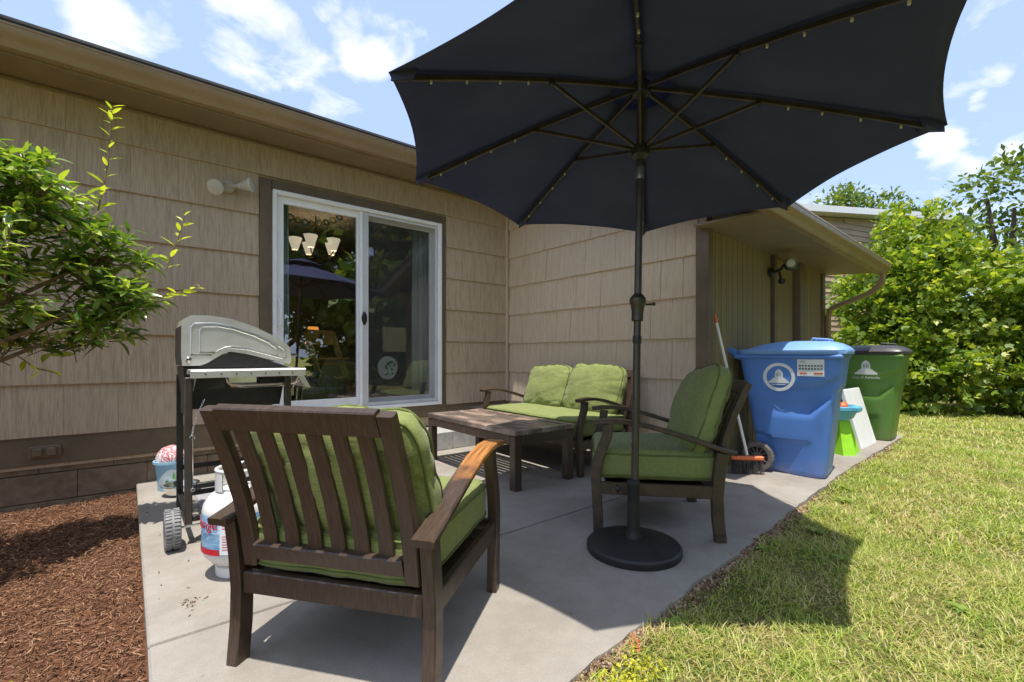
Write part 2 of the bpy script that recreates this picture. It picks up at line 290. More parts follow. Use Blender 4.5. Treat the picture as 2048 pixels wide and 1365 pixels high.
# ------------------------------------------------------------------ mesh helpers
class MB:
    def __init__(s): s.v = []; s.f = []
    def add(s, vs, fs, M=None):
        o = len(s.v)
        for p in vs:
            p = Vector(p); s.v.append(tuple(M @ p) if M is not None else tuple(p))
        for f in fs: s.f.append(tuple(i + o for i in f))
        return s
    def box(s, c, d, ch=0., M=None):
        cx, cy, cz = c; x, y, z = d[0] / 2, d[1] / 2, d[2] / 2; ch = min(ch, x * .9, y * .9, z * .9)
        if ch <= 0:
            vs = [(cx + a * x, cy + b * y, cz + e * z) for a in (-1, 1) for b in (-1, 1) for e in (-1, 1)]
            return s.add(vs, [(0, 1, 3, 2), (4, 6, 7, 5), (0, 4, 5, 1), (2, 3, 7, 6), (0, 2, 6, 4), (1, 5, 7, 3)], M)
        vs = []; idx = {}
        for a in (-1, 1):
            for b in (-1, 1):
                for e in (-1, 1):
                    for k in range(3):
                        h = [x, y, z]; sg = (a, b, e); p = [sg[i] * (h[i] - (ch if i != k else 0)) for i in range(3)]
                        idx[(a, b, e, k)] = len(vs); vs.append((cx + p[0], cy + p[1], cz + p[2]))
        fs = []
        for k in range(3):
            i, j = [q for q in range(3) if q != k]
            for sg in (-1, 1):
                q = []
                for (u, w) in ((-1, -1), (1, -1), (1, 1), (-1, 1)):
                    t = [0, 0, 0]; t[k] = sg; t[i] = u; t[j] = w; q.append(idx[(*t, k)])
                fs.append(tuple(q if (sg > 0) == (k != 1) else q[::-1]))
        for k in range(3):
            i, j = [q for q in range(3) if q != k]
            for u in (-1, 1):
                for w in (-1, 1):
                    t1 = [0, 0, 0]; t1[i] = u; t1[j] = w; a_ = t1[:]; b_ = t1[:]; a_[k] = -1; b_[k] = 1
                    fs.append((idx[(*a_, i)], idx[(*b_, i)], idx[(*b_, j)], idx[(*a_, j)]))
        for a in (-1, 1):
            for b in (-1, 1):
                for e in (-1, 1): fs.append(tuple(idx[(a, b, e, k)] for k in range(3)))
        return s.add(vs, fs, M)
    def sweep(s, path, w, t, side, ch=.003, M=None):
        P = [Vector(p) for p in path]; n = len(P); side = Vector(side).normalized(); sec = [(-w / 2 + ch, -t / 2), (w / 2 - ch, -t / 2), (w / 2, -t / 2 + ch), (w / 2, t / 2 - ch), (w / 2 - ch, t / 2), (-w / 2 + ch, t / 2), (-w / 2, t / 2 - ch), (-w / 2, -t / 2 + ch)]
        vs = []
        for i, p in enumerate(P):
            T = (P[min(i + 1, n - 1)] - P[max(i - 1, 0)]).normalized(); nn = T.cross(side).normalized()
            for (a, b) in sec: vs.append(p + side * a + nn * b)
        k = 8; fs = [(i * k + j, i * k + (j + 1) % k, (i + 1) * k + (j + 1) % k, (i + 1) * k + j) for i in range(n - 1) for j in range(k)]
        fs += [tuple(range(k))[::-1], tuple((n - 1) * k + j for j in range(k))]
        return s.add(vs, fs, M)
    def tube(s, path, r, n=8, M=None, closed=False):
        P = [Vector(p) for p in path]; m = len(P); R = r if isinstance(r, (list, tuple)) else [r] * m; vs = []; prev = None
        for i, p in enumerate(P):
            T = (P[(i + 1) % m] - P[i - 1]) if closed else (P[min(i + 1, m - 1)] - P[max(i - 1, 0)])
            T = T.normalized() if T.length > 1e-9 else Vector((0, 0, 1))
            a = prev if prev is not None else (Vector((0, 0, 1)) if abs(T.z) < .9 else Vector((1, 0, 0)))
            a = (a - T * a.dot(T)).normalized(); b = T.cross(a); prev = a
            for j in range(n): q = 2 * PI * j / n; vs.append(p + (a * math.cos(q) + b * math.sin(q)) * R[i])
        fs = [(i * n + j, i * n + (j + 1) % n, ((i + 1) % m) * n + (j + 1) % n, ((i + 1) % m) * n + j) for i in range(m if closed else m - 1) for j in range(n)]
        if not closed: fs += [tuple(range(n))[::-1], tuple((m - 1) * n + j for j in range(n))]
        return s.add(vs, fs, M)
    def lathe(s, prof, n=24, M=None, cap=True):
        vs = [(r * math.cos(2 * PI * j / n), r * math.sin(2 * PI * j / n), z) for (r, z) in prof for j in range(n)]
        m = len(prof); fs = [(i * n + j, i * n + (j + 1) % n, (i + 1) * n + (j + 1) % n, (i + 1) * n + j) for i in range(m - 1) for j in range(n)]
        if cap: fs += [tuple(range(n))[::-1], tuple((m - 1) * n + j for j in range(n))]
        return s.add(vs, fs, M)
    def prism(s, poly, h, M=None):      # poly in xy, extruded along z from 0 to h
        n = len(poly); vs = [(x, y, 0) for x, y in poly] + [(x, y, h) for x, y in poly]
        fs = [tuple(range(n))[::-1], tuple(range(n, 2 * n))] + [(i, (i + 1) % n, n + (i + 1) % n, n + i) for i in range(n)]
        return s.add(vs, fs, M)
    def build(s, name, mat, parent=None, smooth=True, angle=35):
        me = bpy.data.meshes.new(name); me.from_pydata(s.v, [], s.f); me.materials.append(MATS[mat])
        return link(name, me, parent, smooth, angle)
def link(name, me, parent=None, smooth=True, angle=35):
    if smooth:
        me.polygons.foreach_set('use_smooth', [True] * len(me.polygons)); me.update()
        try: me.set_sharp_from_angle(angle=math.radians(angle))
        except Exception: pass
    o = bpy.data.objects.new(name, me); COL.objects.link(o)
    if parent is not None: o.parent = parent
    return o
def fix_normals(o):
    import bmesh
    bm = bmesh.new(); bm.from_mesh(o.data); bmesh.ops.recalc_face_normals(bm, faces=bm.faces); bm.to_mesh(o.data); bm.free(); return o
def fast_mesh(name, V, Fc, mat, parent=None, smooth=False):
    V = np.asarray(V, np.float32); Fc = np.asarray(Fc, np.int32); n, k = Fc.shape
    me = bpy.data.meshes.new(name); me.vertices.add(len(V)); me.vertices.foreach_set('co', V.ravel())
    me.loops.add(n * k); me.loops.foreach_set('vertex_index', Fc.ravel()); me.polygons.add(n)
    me.polygons.foreach_set('loop_start', np.arange(0, n * k, k, dtype=np.int32))
    if smooth: me.polygons.foreach_set('use_smooth', np.ones(n, bool))
    me.update(calc_edges=True); me.materials.append(MATS[mat]); o = bpy.data.objects.new(name, me); COL.objects.link(o)
    if parent is not None: o.parent = parent
    return o
def scatter(tv, tf, M, pos):      # template verts (k,3), faces (m,q), M (n,3,3), pos (n,3)
    tv = np.asarray(tv, float); tf = np.asarray(tf, int); n = len(pos); V = np.einsum('nij,kj->nki', M, tv) + pos[:, None, :]
    return V.reshape(-1, 3), (tf[None] + (np.arange(n) * len(tv))[:, None, None]).reshape(-1, tf.shape[1])
def frames(d, up, sc, roll=None):  # columns: side, dir, normal scaled
    d = d / np.linalg.norm(d, axis=1, keepdims=True); s = np.cross(d, up); ln = np.linalg.norm(s, axis=1, keepdims=True); s = np.where(ln < 1e-4, [1., 0, 0], s / np.maximum(ln, 1e-6)); nrm = np.cross(s, d)
    if roll is not None:
        c, q = np.cos(roll)[:, None], np.sin(roll)[:, None]; s, nrm = s * c + nrm * q, nrm * c - s * q
    return np.stack([s, d, nrm], -1) * np.asarray(sc).reshape(-1, 1, 1)
def tag(o, label, cat, group=None, kind=None):
    if label: o['label'] = label
    if cat: o['category'] = cat
    if group: o['group'] = group
    if kind: o['kind'] = kind
    return o
def thing(name, label, cat, loc=(0, 0, 0), rz=0, group=None):
    o = bpy.data.objects.new(name, None); COL.objects.link(o); o.location = loc; o.rotation_euler = (0, 0, rz); o.empty_display_size = .1
    return tag(o, label, cat, group)
def struct(o): o['kind'] = 'structure'; return o
def text_mesh(txt, size, align='CENTER'):
    cu = bpy.data.curves.new('lettering', 'FONT'); cu.body = txt; cu.size = size; cu.align_x = align; cu.extrude = .0006; cu.resolution_u = 3
    ob = bpy.data.objects.new('lettering', cu); me = bpy.data.meshes.new_from_object(ob); bpy.data.objects.remove(ob); bpy.data.curves.remove(cu)
    return me
def lettering(txt, size, M, mat, parent, align='CENTER', warp=None):
    me = text_mesh(txt, size, align)
    for v in me.vertices: v.co = warp(v.co) if warp else M @ v.co
    me.materials.clear(); me.materials.append(MATS[mat]); o = bpy.data.objects.new('lettering', me); COL.objects.link(o); o.parent = parent; return o
def Rz(a): return Matrix.Rotation(a, 4, 'Z')
def Tr(*p): return Matrix.Translation(p)

# ------------------------------------------------------------------ ground, lawn, patio, mulch
def sheet(name, x0, x1, y0, y1, z, step, mat, amp, keep=None):
    nx, ny = int((x1 - x0) / step) + 1, int((y1 - y0) / step) + 1; xs = np.linspace(x0, x1, nx); ys = np.linspace(y0, y1, ny)
    X, Y = np.meshgrid(xs, ys); Z = z + amp * (np.sin(X * 3.1 + np.cos(Y * 2.3)) * .5 + np.sin(X * 9.7 + Y * 7.1) * .25 + np.cos(Y * 12.3 - X * 5.) * .25)
    V = np.stack([X, Y, Z], -1).reshape(-1, 3); I = np.arange(nx * ny).reshape(ny, nx); Fq = np.stack([I[:-1, :-1], I[:-1, 1:], I[1:, 1:], I[1:, :-1]], -1).reshape(-1, 4)
    if keep is not None: cc = V[Fq].mean(1); Fq = Fq[keep(cc[:, 0], cc[:, 1])]
    return fast_mesh(name, V, Fq, mat, None, True)
gnd = MB().add([(-200, -200, -.16), (300, -200, -.16), (300, 300, -.16), (-200, 300, -.16)], [(0, 1, 2, 3)]).build('ground', 'far_grass'); struct(gnd)
EX = [.0, 1.0, 1.35, 1.95, 2.5, 3.36, 4.93, 7.36]; EY = [.95, .981, 1.0, 1.046, 1.071, 1.146, 1.242, 1.30]
edge = lambda x: np.interp(x, EX, EY)
def zlawn(x, y):
    x, y = np.asarray(x, float), np.asarray(y, float); d_ = np.where(x < 7.4, np.maximum(0, edge(x) - y), 9)
    return -.05 + .012 * (np.sin(x * 3.1 + np.cos(y * 2.3)) * .5 + np.sin(x * 9.7 + y * 7.1) * .25 + np.cos(y * 12.3 - x * 5.) * .25) + .026 * np.exp(-d_ / .07)
lawn = sheet('lawn', -3, 26, -9, 9, -.05, .06, 'lawn_soil', .012, lambda x, y: ((y < edge(x) + .06) | (x > 7.34)) & ((x > .1) | (y < .96))); struct(lawn)
n_ = len(lawn.data.vertices); co = np.empty(n_ * 3, np.float32); lawn.data.vertices.foreach_get('co', co); co = co.reshape(-1, 3); co[:, 2] = zlawn(co[:, 0], co[:, 1]); lawn.data.vertices.foreach_set('co', co.ravel()); lawn.data.update()
mulch = sheet('mulch_bed', -5, .06, .9, 4.72, -.075, .05, 'mulch_soil', .02); struct(mulch)
patio = MB().box((3.6, 3.0, -.135), (6.6, 2.6, .02)).build('patio', 'mulch_soil', None, False); struct(patio)
def slab(poly):
    mb = MB(); n = len(poly); c = Vector((sum(p[0] for p in poly) / n, sum(p[1] for p in poly) / n)); ins = [((Vector(p) - c) * (1 - .008 / (Vector(p) - c).length) + c) for p in poly]
    vs = [(p[0], p[1], -.125) for p in poly] + [(p[0], p[1], -.007) for p in poly] + [(p[0], p[1], 0) for p in ins]
    fs = [tuple(range(2 * n, 3 * n))] + [(i, (i + 1) % n, n + (i + 1) % n, n + i) for i in range(n)] + [(n + i, n + (i + 1) % n, 2 * n + (i + 1) % n, 2 * n + i) for i in range(n)]
    mb.add(vs, fs); return mb.build('slab', 'patio_concrete', patio, False)
ep = lambda x: (x, float(edge(x)))
def rag(p, q, n=26, amp=.004):      # a slightly broken slab edge
    out = []
    for i in range(n):
        t = i / n; x = p[0] + (q[0] - p[0]) * t; out.append((x, float(edge(x)) + random.uniform(-amp, amp) + .008 * math.sin(x * 7.3) * math.sin(x * 17.1)))
    return out
slab([(.045, 2.004), (.04, .955)][::1] + rag((.1, 0), (3.395, 0), 110) + [ep(3.40), (3.60, 1.545), (3.60, 2.004)][0:3])
slab([(.035, 4.64), (.045, 2.016), (3.60, 2.016), (3.74, 2.016), (3.74, 4.64)])
slab([(3.612, 2.0), (3.612, 1.54), (3.41, float(edge(3.41)))] + rag((3.45, 0), (7.3, 0), 30) + [(7.36, 1.30), (7.36, 2.0)])
# mulch chips
n = 42000; px = RNG.uniform(-2.2, .035, n) ; py = RNG.uniform(1.1, 4.62, n); px = np.where(RNG.random(n) < .75, RNG.uniform(-1.4, .035, n), px)
pz = -.075 + .02 * (np.sin(px * 3.1 + np.cos(py * 2.3)) * .5 + np.sin(px * 9.7 + py * 7.1) * .25 + np.cos(py * 12.3 - px * 5.) * .25) + RNG.uniform(-.002, .016, n)
d = np.stack([RNG.normal(size=n), RNG.normal(size=n), RNG.normal(size=n) * .35], -1); a = np.array([[-1, -1, -1], [1, -1, -1], [1, 1, -1], [-1, 1, -1], [-.6, -1, 1], [.7, -.9, 1], [.5, 1, .8], [-.7, .8, 1]], float)
bf = [(0, 3, 2, 1), (4, 5, 6, 7), (0, 1, 5, 4), (1, 2, 6, 5), (2, 3, 7, 6), (3, 0, 4, 7)]
M3 = frames(d, RNG.normal(size=(n, 3)), np.ones(n)); M3 = M3 * np.stack([RNG.uniform(.0007, .0024, n), .004 + .020 * RNG.random(n) ** 2.2, RNG.uniform(.0006, .0019, n)], -1)[:, None, :]
V, Fq = scatter(a, bf, M3, np.stack([px, py, pz], -1)); tag(fast_mesh('mulch_chips', V, Fq, 'mulch_chip'), 'shredded brown bark mulch covering the bed by the house', 'mulch', kind='stuff')
n = 80; px = np.where(RNG.random(n) < .55, .05 + np.abs(RNG.normal(size=n)) * .12, RNG.uniform(.1, 3.2, n)); py = RNG.uniform(1.15, 4.4, n); pz = np.full(n, .003)
k_ = RNG.random(n) < .3; px[k_] = RNG.normal(size=k_.sum()) * .02 + .19; py[k_] = RNG.normal(size=k_.sum()) * .02 + 2.24
d = np.stack([RNG.normal(size=n), RNG.normal(size=n), RNG.normal(size=n) * .1], -1); M3 = frames(d, np.tile([0, 0, 1.], (n, 1)), np.ones(n)) * np.stack([RNG.uniform(.0007, .002, n), .002 + .009 * RNG.random(n) ** 2, RNG.uniform(.0006, .0015, n)], -1)[:, None, :]
V, Fq = scatter(a, bf, M3, np.stack([px, py, pz], -1)); tag(fast_mesh('slab_litter', V, Fq, 'mulch_chip'), 'stray mulch bits scattered over the concrete slab', 'litter', kind='stuff')
# soil crumbs along the broken slab edge
n = 3600; px = RNG.uniform(.8, 7.3, n) ** 1.0; px = np.where(RNG.random(n) < .7, RNG.uniform(.8, 3.6, n), px); py = edge(px) - np.abs(RNG.normal(size=n)) * .028 + .006; pz = zlawn(px, py) + RNG.uniform(-.002, .012, n)
M3 = frames(RNG.normal(size=(n, 3)), RNG.normal(size=(n, 3)), np.ones(n)) * (RNG.uniform(.0015, .0075, n)[:, None] * RNG.uniform(.6, 1.4, (n, 3)))[:, None, :]
V, Fq = scatter(a, bf, M3, np.stack([px, py, pz], -1)); tag(fast_mesh('soil_crumbs', V, Fq, 'soil_crumb'), 'loose brown soil crumbs along the slab edge', 'soil', kind='stuff')
# grass blades
def blades(n, x0, x1, y0f, y1f, h0, h1, w):
    x = RNG.uniform(x0, x1, n); y = y0f(x) + (y1f(x) - y0f(x)) * RNG.random(n)
    z = zlawn(x, y) - .004
    cl = np.sin(x * 6.3 + 1.7 * np.sin(y * 5.1)) * np.sin(y * 7.7 + 1.3 * np.sin(x * 4.3)); keep = RNG.random(n) < np.clip(.82 + .35 * cl, .25, 1)
    x, y, z, cl = x[keep], y[keep], z[keep], cl[keep]; n = len(x)
    az = RNG.uniform(0, 2 * PI, n); h = (h0 + (h1 * 1.3 - h0) * RNG.random(n) ** 2.2) * (1 + .35 * cl); lean = RNG.uniform(.55, 1.5, n); ww = w * RNG.uniform(.6, 1.9, n)
    dx, dy = np.cos(az), np.sin(az); sx, sy = -dy, dx; P = np.stack([x, y, z], -1)
    def at(t, wf, dr): return np.stack([x + dx * h * np.sin(lean) * t ** 1.5 + sx * ww * wf, y + dy * h * np.sin(lean) * t ** 1.5 + sy * ww * wf, z + h * (t * np.cos(lean * .6) - dr * t * t) + .0], -1)
    q = [at(np.zeros(n), -.6, .0), at(np.zeros(n), .6, .0), at(np.full(n, .5), .5, .15), at(np.full(n, .5), -.5, .15), at(np.ones(n), .06, .32), at(np.ones(n), -.06, .32)]
    V = np.stack(q, 1).reshape(-1, 3); o = np.arange(n)[:, None] * 6
    return V, np.concatenate([o + [0, 1, 2, 3], o + [3, 2, 4, 5]], 0).reshape(-1, 4) if False else np.stack([o + [0, 1, 2, 3], o + [3, 2, 4, 5]], 1).reshape(-1, 4)
gr = [blades(95000, .75, 3.4, lambda x: np.full_like(x, -.9), lambda x: edge(x) - .03 + .035 * np.sin(x * 9) * np.sin(x * 23.), .03, .062, .0024),
      blades(60000, 3.4, 7.36, lambda x: np.full_like(x, -.9), lambda x: edge(x) - .015, .035, .07, .0036),
      blades(40000, 7.36, 13, lambda x: np.full_like(x, -1.2), lambda x: np.full_like(x, 3.4), .05, .09, .0065)]
off = 0; VV = []; FF = []
for V, Fq in gr: VV.append(V); FF.append(Fq + off); off += len(V)
tag(fast_mesh('grass', np.concatenate(VV), np.concatenate(FF), 'grass_blade'), 'short sunlit yellow green grass of the lawn', 'grass', kind='stuff')

# ------------------------------------------------------------------ house
house = thing('house', 'low brown house with shake siding, long gutter and white sliding glass door', 'house', (0, 4.7, 0))
HP = Matrix.Translation((0, -4.7, 0))
def hpart(mb, name, mat, parent=None, smooth=False, angle=35):
    mb.v = [(x, y - 4.7, z) for x, y, z in mb.v]
    return mb.build(name, mat, parent or house, smooth, angle)
DX0, DX1, DZ0, DZ1 = .985, 2.73, .44, 2.49
wA = MB()
for (x0, x1, z0, z1) in ((-6, DX0 - .1, .2, 2.9), (DX1 + .08, 3.76, .2, 2.9), (DX0 - .1, DX1 + .08, 2.59, 2.9), (DX0 - .1, DX1 + .08, .2, .3)):
    wA.box(((x0 + x1) / 2, 4.69, (z0 + z1) / 2), (x1 - x0, .14, z1 - z0))
wallA = hpart(wA, 'back_wall', 'shake_paint')
def wedge(x0, x1, z0, z1, y, tb, tt, zt1=None):     # shake: thick at the bottom, faces -y
    zt1 = z1 if zt1 is None else zt1
    return MB().add([(x0, y, z0), (x1, y, z0), (x1, y, zt1), (x0, y, z1), (x0, y - tb, z0), (x1, y - tb, z0), (x1, y - tt, zt1), (x0, y - tt, z1)],
                    [(4, 5, 6, 7), (0, 3, 2, 1), (0, 1, 5, 4), (1, 2, 6, 5), (2, 3, 7, 6), (3, 0, 4, 7)])
rows = [.423, .79, 1.158, 1.525, 1.89, 2.25, 2.612, 2.9]
def course(xa, xb, z0, z1, seed):
    r = random.Random(seed); x = xa
    while x < xb - .02:
        w = r.choice((.24, .30, .36, .42, .55)); x1 = min(xb, x + w); x1 = xb if xb - x1 < .12 else x1
        dz = r.uniform(-.0008, .0008)
        hpart(wedge(x + .0006, x1 - .0006, z0 + dz, z1 + .012, 4.619, .025 + r.uniform(-.0008, .0012), .006), 'shingle', 'shake_paint', wallA); x = x1
for i in range(len(rows) - 1):
    z0, z1 = rows[i], rows[i + 1]
    if z0 < 2.5:
        course(-2.6, DX0 - .105, z0, z1, i); course(DX1 + .085, 3.715, z0, z1, 50 + i)
    else: course(-2.6, 3.715, z0, z1, i)
# trim, skirt, foundation
tr = [((DX0 - .052, 4.606, 1.51), (.1, .03, 2.155)), ((DX1 + .04, 4.606, 1.47), (.08, .03, 2.24)), ((1.857, 4.604, 2.54), (1.72 + .022, .03, .1))]
for c, d_ in tr: hpart(MB().box(c, d_, .004), 'door_trim', 'trim_brown')
hpart(MB().box((1.85, 4.60, .375), (1.92, .04, .128), .004), 'door_trim', 'trim_brown')
hpart(MB().box((-1.1, 4.622, .325), (3.96, .03, .2), .004), 'skirt_board', 'trim_brown'); hpart(MB().box((3.27, 4.622, .362), (.92, .03, .13), .004), 'skirt_board', 'trim_brown')
hpart(MB().box((.3, 4.625, 2.885), (6.84, .05, .03), .006), 'frieze_moulding', 'soffit_brown')
hpart(MB().box((3.72, 4.60, 1.66), (.035, .035, 2.5), .004), 'corner_trim', 'shake_paint_smooth')
fnd = hpart(MB().box((.3, 4.72, .0), (6.9, .12, .45)), 'foundation', 'foundation_paint')
for z0, z1, o_ in ((-.20, -.045, 0), (-.04, .155, .2), (.16, .222, 0)):
    x = -2.9 + o_
    while x < 3.7:
        hpart(MB().box((x + .2, 4.648, (z0 + z1) / 2), (.397, .03, z1 - z0 - .002), .002), 'block', 'foundation_paint', fnd); x += .4
# eave: soffit, fascia, gutter, roof
hpart(MB().box((-1.1, 4.40, 2.912), (9.7, .46, .02)), 'soffit', 'soffit_brown'); hpart(MB().box((-1.1, 4.195, 2.94), (9.7, .03, .16), .003), 'fascia', 'soffit_brown')
def gutter(xa, xb, yb, za, zb, flip=1):
    prof = [(0, .125), (0, 0), (-.062, 0), (-.07, .012), (-.072, .03), (-.082, .048), (-.1, .066), (-.108, .085), (-.108, .115), (-.113, .118), (-.113, .13), (-.1, .13), (-.1, .12), (-.098, .09), (-.075, .055), (-.062, .02), (-.05, .008), (-.01, .008), (-.008, .125)]
    n = len(prof); vs = [(x, yb + p[0], z + p[1]) for x, z in ((xa, za), (xb, zb)) for p in prof]
    return MB().add(vs, [(i, (i + 1) % n, n + (i + 1) % n, n + i) for i in range(n)] + [tuple(range(n)), tuple(range(n, 2 * n))[::-1]])
fix_normals(hpart(gutter(-5.9, 3.72, 4.178, 2.872, 2.872), 'gutter', 'gutter_brown', smooth=True))
rf = MB().add([(-6, 4.055, 3.012), (3.95, 4.055, 3.012), (3.95, 9.5, 4.85), (-6, 9.5, 4.85), (-6, 4.055, 3.03), (3.95, 4.055, 3.03), (3.95, 9.5, 4.87), (-6, 9.5, 4.87)], [(0, 3, 2, 1), (4, 5, 6, 7), (0, 1, 5, 4), (1, 2, 6, 5), (2, 3, 7, 6), (3, 0, 4, 7)])
hpart(rf, 'roof', 'roof_shingle')
# garage wing: wall B (x = 3.73) and wall C (y = 1.935)
XB, YC = 3.73, 1.935
rake = lambda y: 2.02 + (y - 1.43) * .31
gw = MB().add([(3.76, 1.96, -.1), (3.76, 4.62, -.1), (3.76, 4.62, rake(4.62)), (3.76, 1.96, rake(1.96)), (3.86, 1.96, -.1), (3.86, 4.62, -.1), (3.86, 4.62, rake(4.62)), (3.86, 1.96, rake(1.96))],
              [(0, 1, 2, 3), (4, 7, 6, 5), (0, 4, 5, 1), (1, 5, 6, 2), (2, 6, 7, 3), (3, 7, 4, 0)])
wallB = hpart(gw, 'side_wall', 'shake_paint_smooth')
brow = [.06, .42, .783, 1.145, 1.505, 1.863, 2.225, 2.59, 2.95]
for i in range(len(brow) - 1):
    y = 2.03; r = random.Random(90 + i)
    y += r.choice((0, .1)) * 0
    first = True
    while y < 4.57:
        w = r.choice((.22, .26, .30, .34, .40)) * (.6 if first else 1); y1 = min(4.575, y + w); y1 = 4.575 if 4.575 - y1 < .12 else y1; first = False
        z0 = brow[i] + r.uniform(-.003, .003); ta, tb_ = min(brow[i + 1] + .012, rake(y) - .04), min(brow[i + 1] + .012, rake(y1) - .04)
        if min(ta, tb_) > z0 + .03:
            mb = wedge(y + .0015, y1 - .0015, z0, ta, 0, .026 + r.uniform(-.002, .003), .007, tb_)
            mb.v = [(3.756 + q[1], q[0], q[2]) for q in mb.v]; mb.f = [f[::-1] for f in mb.f]
            hpart(mb, 'shingle', 'shake_paint_smooth', wallB)
        y = y1
hpart(MB().box((3.745, 1.972, 1.0), (.075, .115, 2.2), .004), 'corner_board', 'trim_brown')
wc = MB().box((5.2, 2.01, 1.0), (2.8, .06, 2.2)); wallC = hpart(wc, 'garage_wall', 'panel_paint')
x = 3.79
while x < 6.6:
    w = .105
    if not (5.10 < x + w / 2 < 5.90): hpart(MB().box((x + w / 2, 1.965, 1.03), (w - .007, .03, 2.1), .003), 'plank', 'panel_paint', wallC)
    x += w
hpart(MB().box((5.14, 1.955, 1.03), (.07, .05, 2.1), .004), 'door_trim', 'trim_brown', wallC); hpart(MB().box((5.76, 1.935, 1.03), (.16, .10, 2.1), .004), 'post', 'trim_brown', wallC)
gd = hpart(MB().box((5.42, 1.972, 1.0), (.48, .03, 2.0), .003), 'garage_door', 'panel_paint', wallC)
for zz in (.5, 1.05, 1.6): hpart(MB().box((5.42, 1.955, zz), (.34, .012, .40), .004), 'door_panel', 'panel_paint', gd) if False else None
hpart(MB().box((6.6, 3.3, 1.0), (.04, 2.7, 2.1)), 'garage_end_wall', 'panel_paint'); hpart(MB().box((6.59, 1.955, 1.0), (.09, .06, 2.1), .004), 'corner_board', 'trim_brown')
gs = MB(); 
def slab4(pts, th): return MB().add([Vector(p) for p in pts] + [Vector(p) + Vector((0, 0, th)) for p in pts], [(0, 3, 2, 1), (4, 5, 6, 7), (0, 1, 5, 4), (1, 2, 6, 5), (2, 3, 7, 6), (3, 0, 4, 7)])
hpart(slab4([(3.60, 1.44, 2.05), (6.72, 1.44, 1.955), (6.72, 1.99, 2.0), (3.60, 1.99, 2.065)], .018), 'soffit', 'soffit_brown')
hpart(slab4([(3.58, 1.425, 2.04), (6.74, 1.425, 1.945), (6.74, 1.45, 1.945), (3.58, 1.45, 2.04)], .11), 'fascia', 'soffit_brown')
fix_normals(hpart(gutter(3.41, 6.78, 1.422, 2.035, 1.925), 'gutter', 'gutter_brown', smooth=True))
hpart(slab4([(3.40, 1.36, 2.165), (6.76, 1.36, 2.06), (6.76, 4.7, 3.12), (3.40, 4.7, 3.16)], .03), 'roof', 'roof_shingle')
hpart(slab4([(3.42, 1.36, 2.02), (3.445, 1.36, 2.02), (3.445, 4.17, 2.90), (3.42, 4.17, 2.90)], .13), 'rake_board', 'soffit_brown'); hpart(slab4([(3.445, 1.45, 2.062), (3.77, 1.45, 2.062), (3.77, 4.17, 2.915), (3.445, 4.17, 2.915)], .012), 'rake_soffit', 'soffit_brown')
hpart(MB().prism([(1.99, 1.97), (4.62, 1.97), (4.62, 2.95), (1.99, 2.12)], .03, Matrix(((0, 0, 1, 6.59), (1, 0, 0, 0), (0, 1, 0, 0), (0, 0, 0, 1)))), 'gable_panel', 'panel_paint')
# downspout with ribbed elbow
ds = MB(); pth = [(6.66, 1.37, 1.93), (6.66, 1.37, 1.85), (6.655, 1.40, 1.785), (6.65, 1.47, 1.725), (6.64, 1.6, 1.67), (6.63, 1.8, 1.595), (6.63, 1.88, 1.55), (6.64, 1.9, 1.45), (6.64, 1.9, .05)]
ds.sweep(pth, .07, .05, (1, 0, 0), .01)
dso = hpart(ds, 'downspout', 'gutter_brown', smooth=True)
for i in range(7):
    t = i / 6; p = Vector((6.66, 1.37, 1.86)).lerp(Vector((6.65, 1.49, 1.72)), t) + Vector((0, -.012 * math.sin(t * PI), -.012 * math.sin(t * PI)))
    hpart(MB().tube([p + Vector((-.038, 0, 0)), p + Vector((.038, 0, 0))], .0285, 10), 'rib', 'gutter_brown', dso, smooth=True)
# sliding door (white vinyl), two leaves
door = bpy.data.objects.new('sliding_door', None); COL.objects.link(door); door.parent = house
def fr(x0, x1, z0, z1, wl, wr, wb, wt, y, th, mat, name, ch=.005):
    for (a, b, c, d_) in ((x0, x0 + wl, z0, z1), (x1 - wr, x1, z0, z1), (x0 + wl, x1 - wr, z0, z0 + wb), (x0 + wl, x1 - wr, z1 - wt, z1)):
        hpart(MB().box(((a + b) / 2, y, (c + d_) / 2), (b - a, th, d_ - c), ch), name, mat, door, True)
fr(DX0, DX1, DZ0, DZ1, .03, .045, .035, .035, 4.60, .11, 'white_vinyl', 'outer_frame')
fr(DX0 + .032, 1.815, DZ0 + .04, DZ1 - .037, .065, .05, .09, .065, 4.612, .04, 'white_vinyl', 'sliding_leaf')
fr(1.79, DX1 - .047, DZ0 + .037, DZ1 - .037, .06, .06, .075, .06, 4.655, .035, 'white_vinyl', 'fixed_leaf')
fr(1.80, DX1 - .049, DZ0 + .037, DZ1 - .039, .075, .022, .035, .028, 4.572, .018, 'grey_frame', 'screen_frame')
hpart(MB().box((1.795, 4.565, 1.465), (.028, .03, 1.97), .004), 'meeting_stile', 'white_vinyl', door, True)
hpart(MB().box(((1.06 + 1.79) / 2, 4.614, 1.45), (.70, .006, 1.88)), 'pane', 'window_glass', door); hpart(MB().box((2.235, 4.655, 1.45), (.79, .006, 1.90)), 'pane', 'window_glass', door)
hpart(MB().box((2.265, 4.570, 1.463), (.76, .0015, 1.95)), 'insect_screen', 'screen_mesh', door)
hpart(MB().tube([(1.035, 4.585, 1.50), (1.04, 4.55, 1.49), (1.046, 4.535, 1.43), (1.046, 4.535, 1.33), (1.04, 4.55, 1.27), (1.035, 4.585, 1.26)], .011, 8).box((1.035, 4.587, 1.38), (.03, .012, .3), .004), 'handle', 'white_vinyl', door, True)
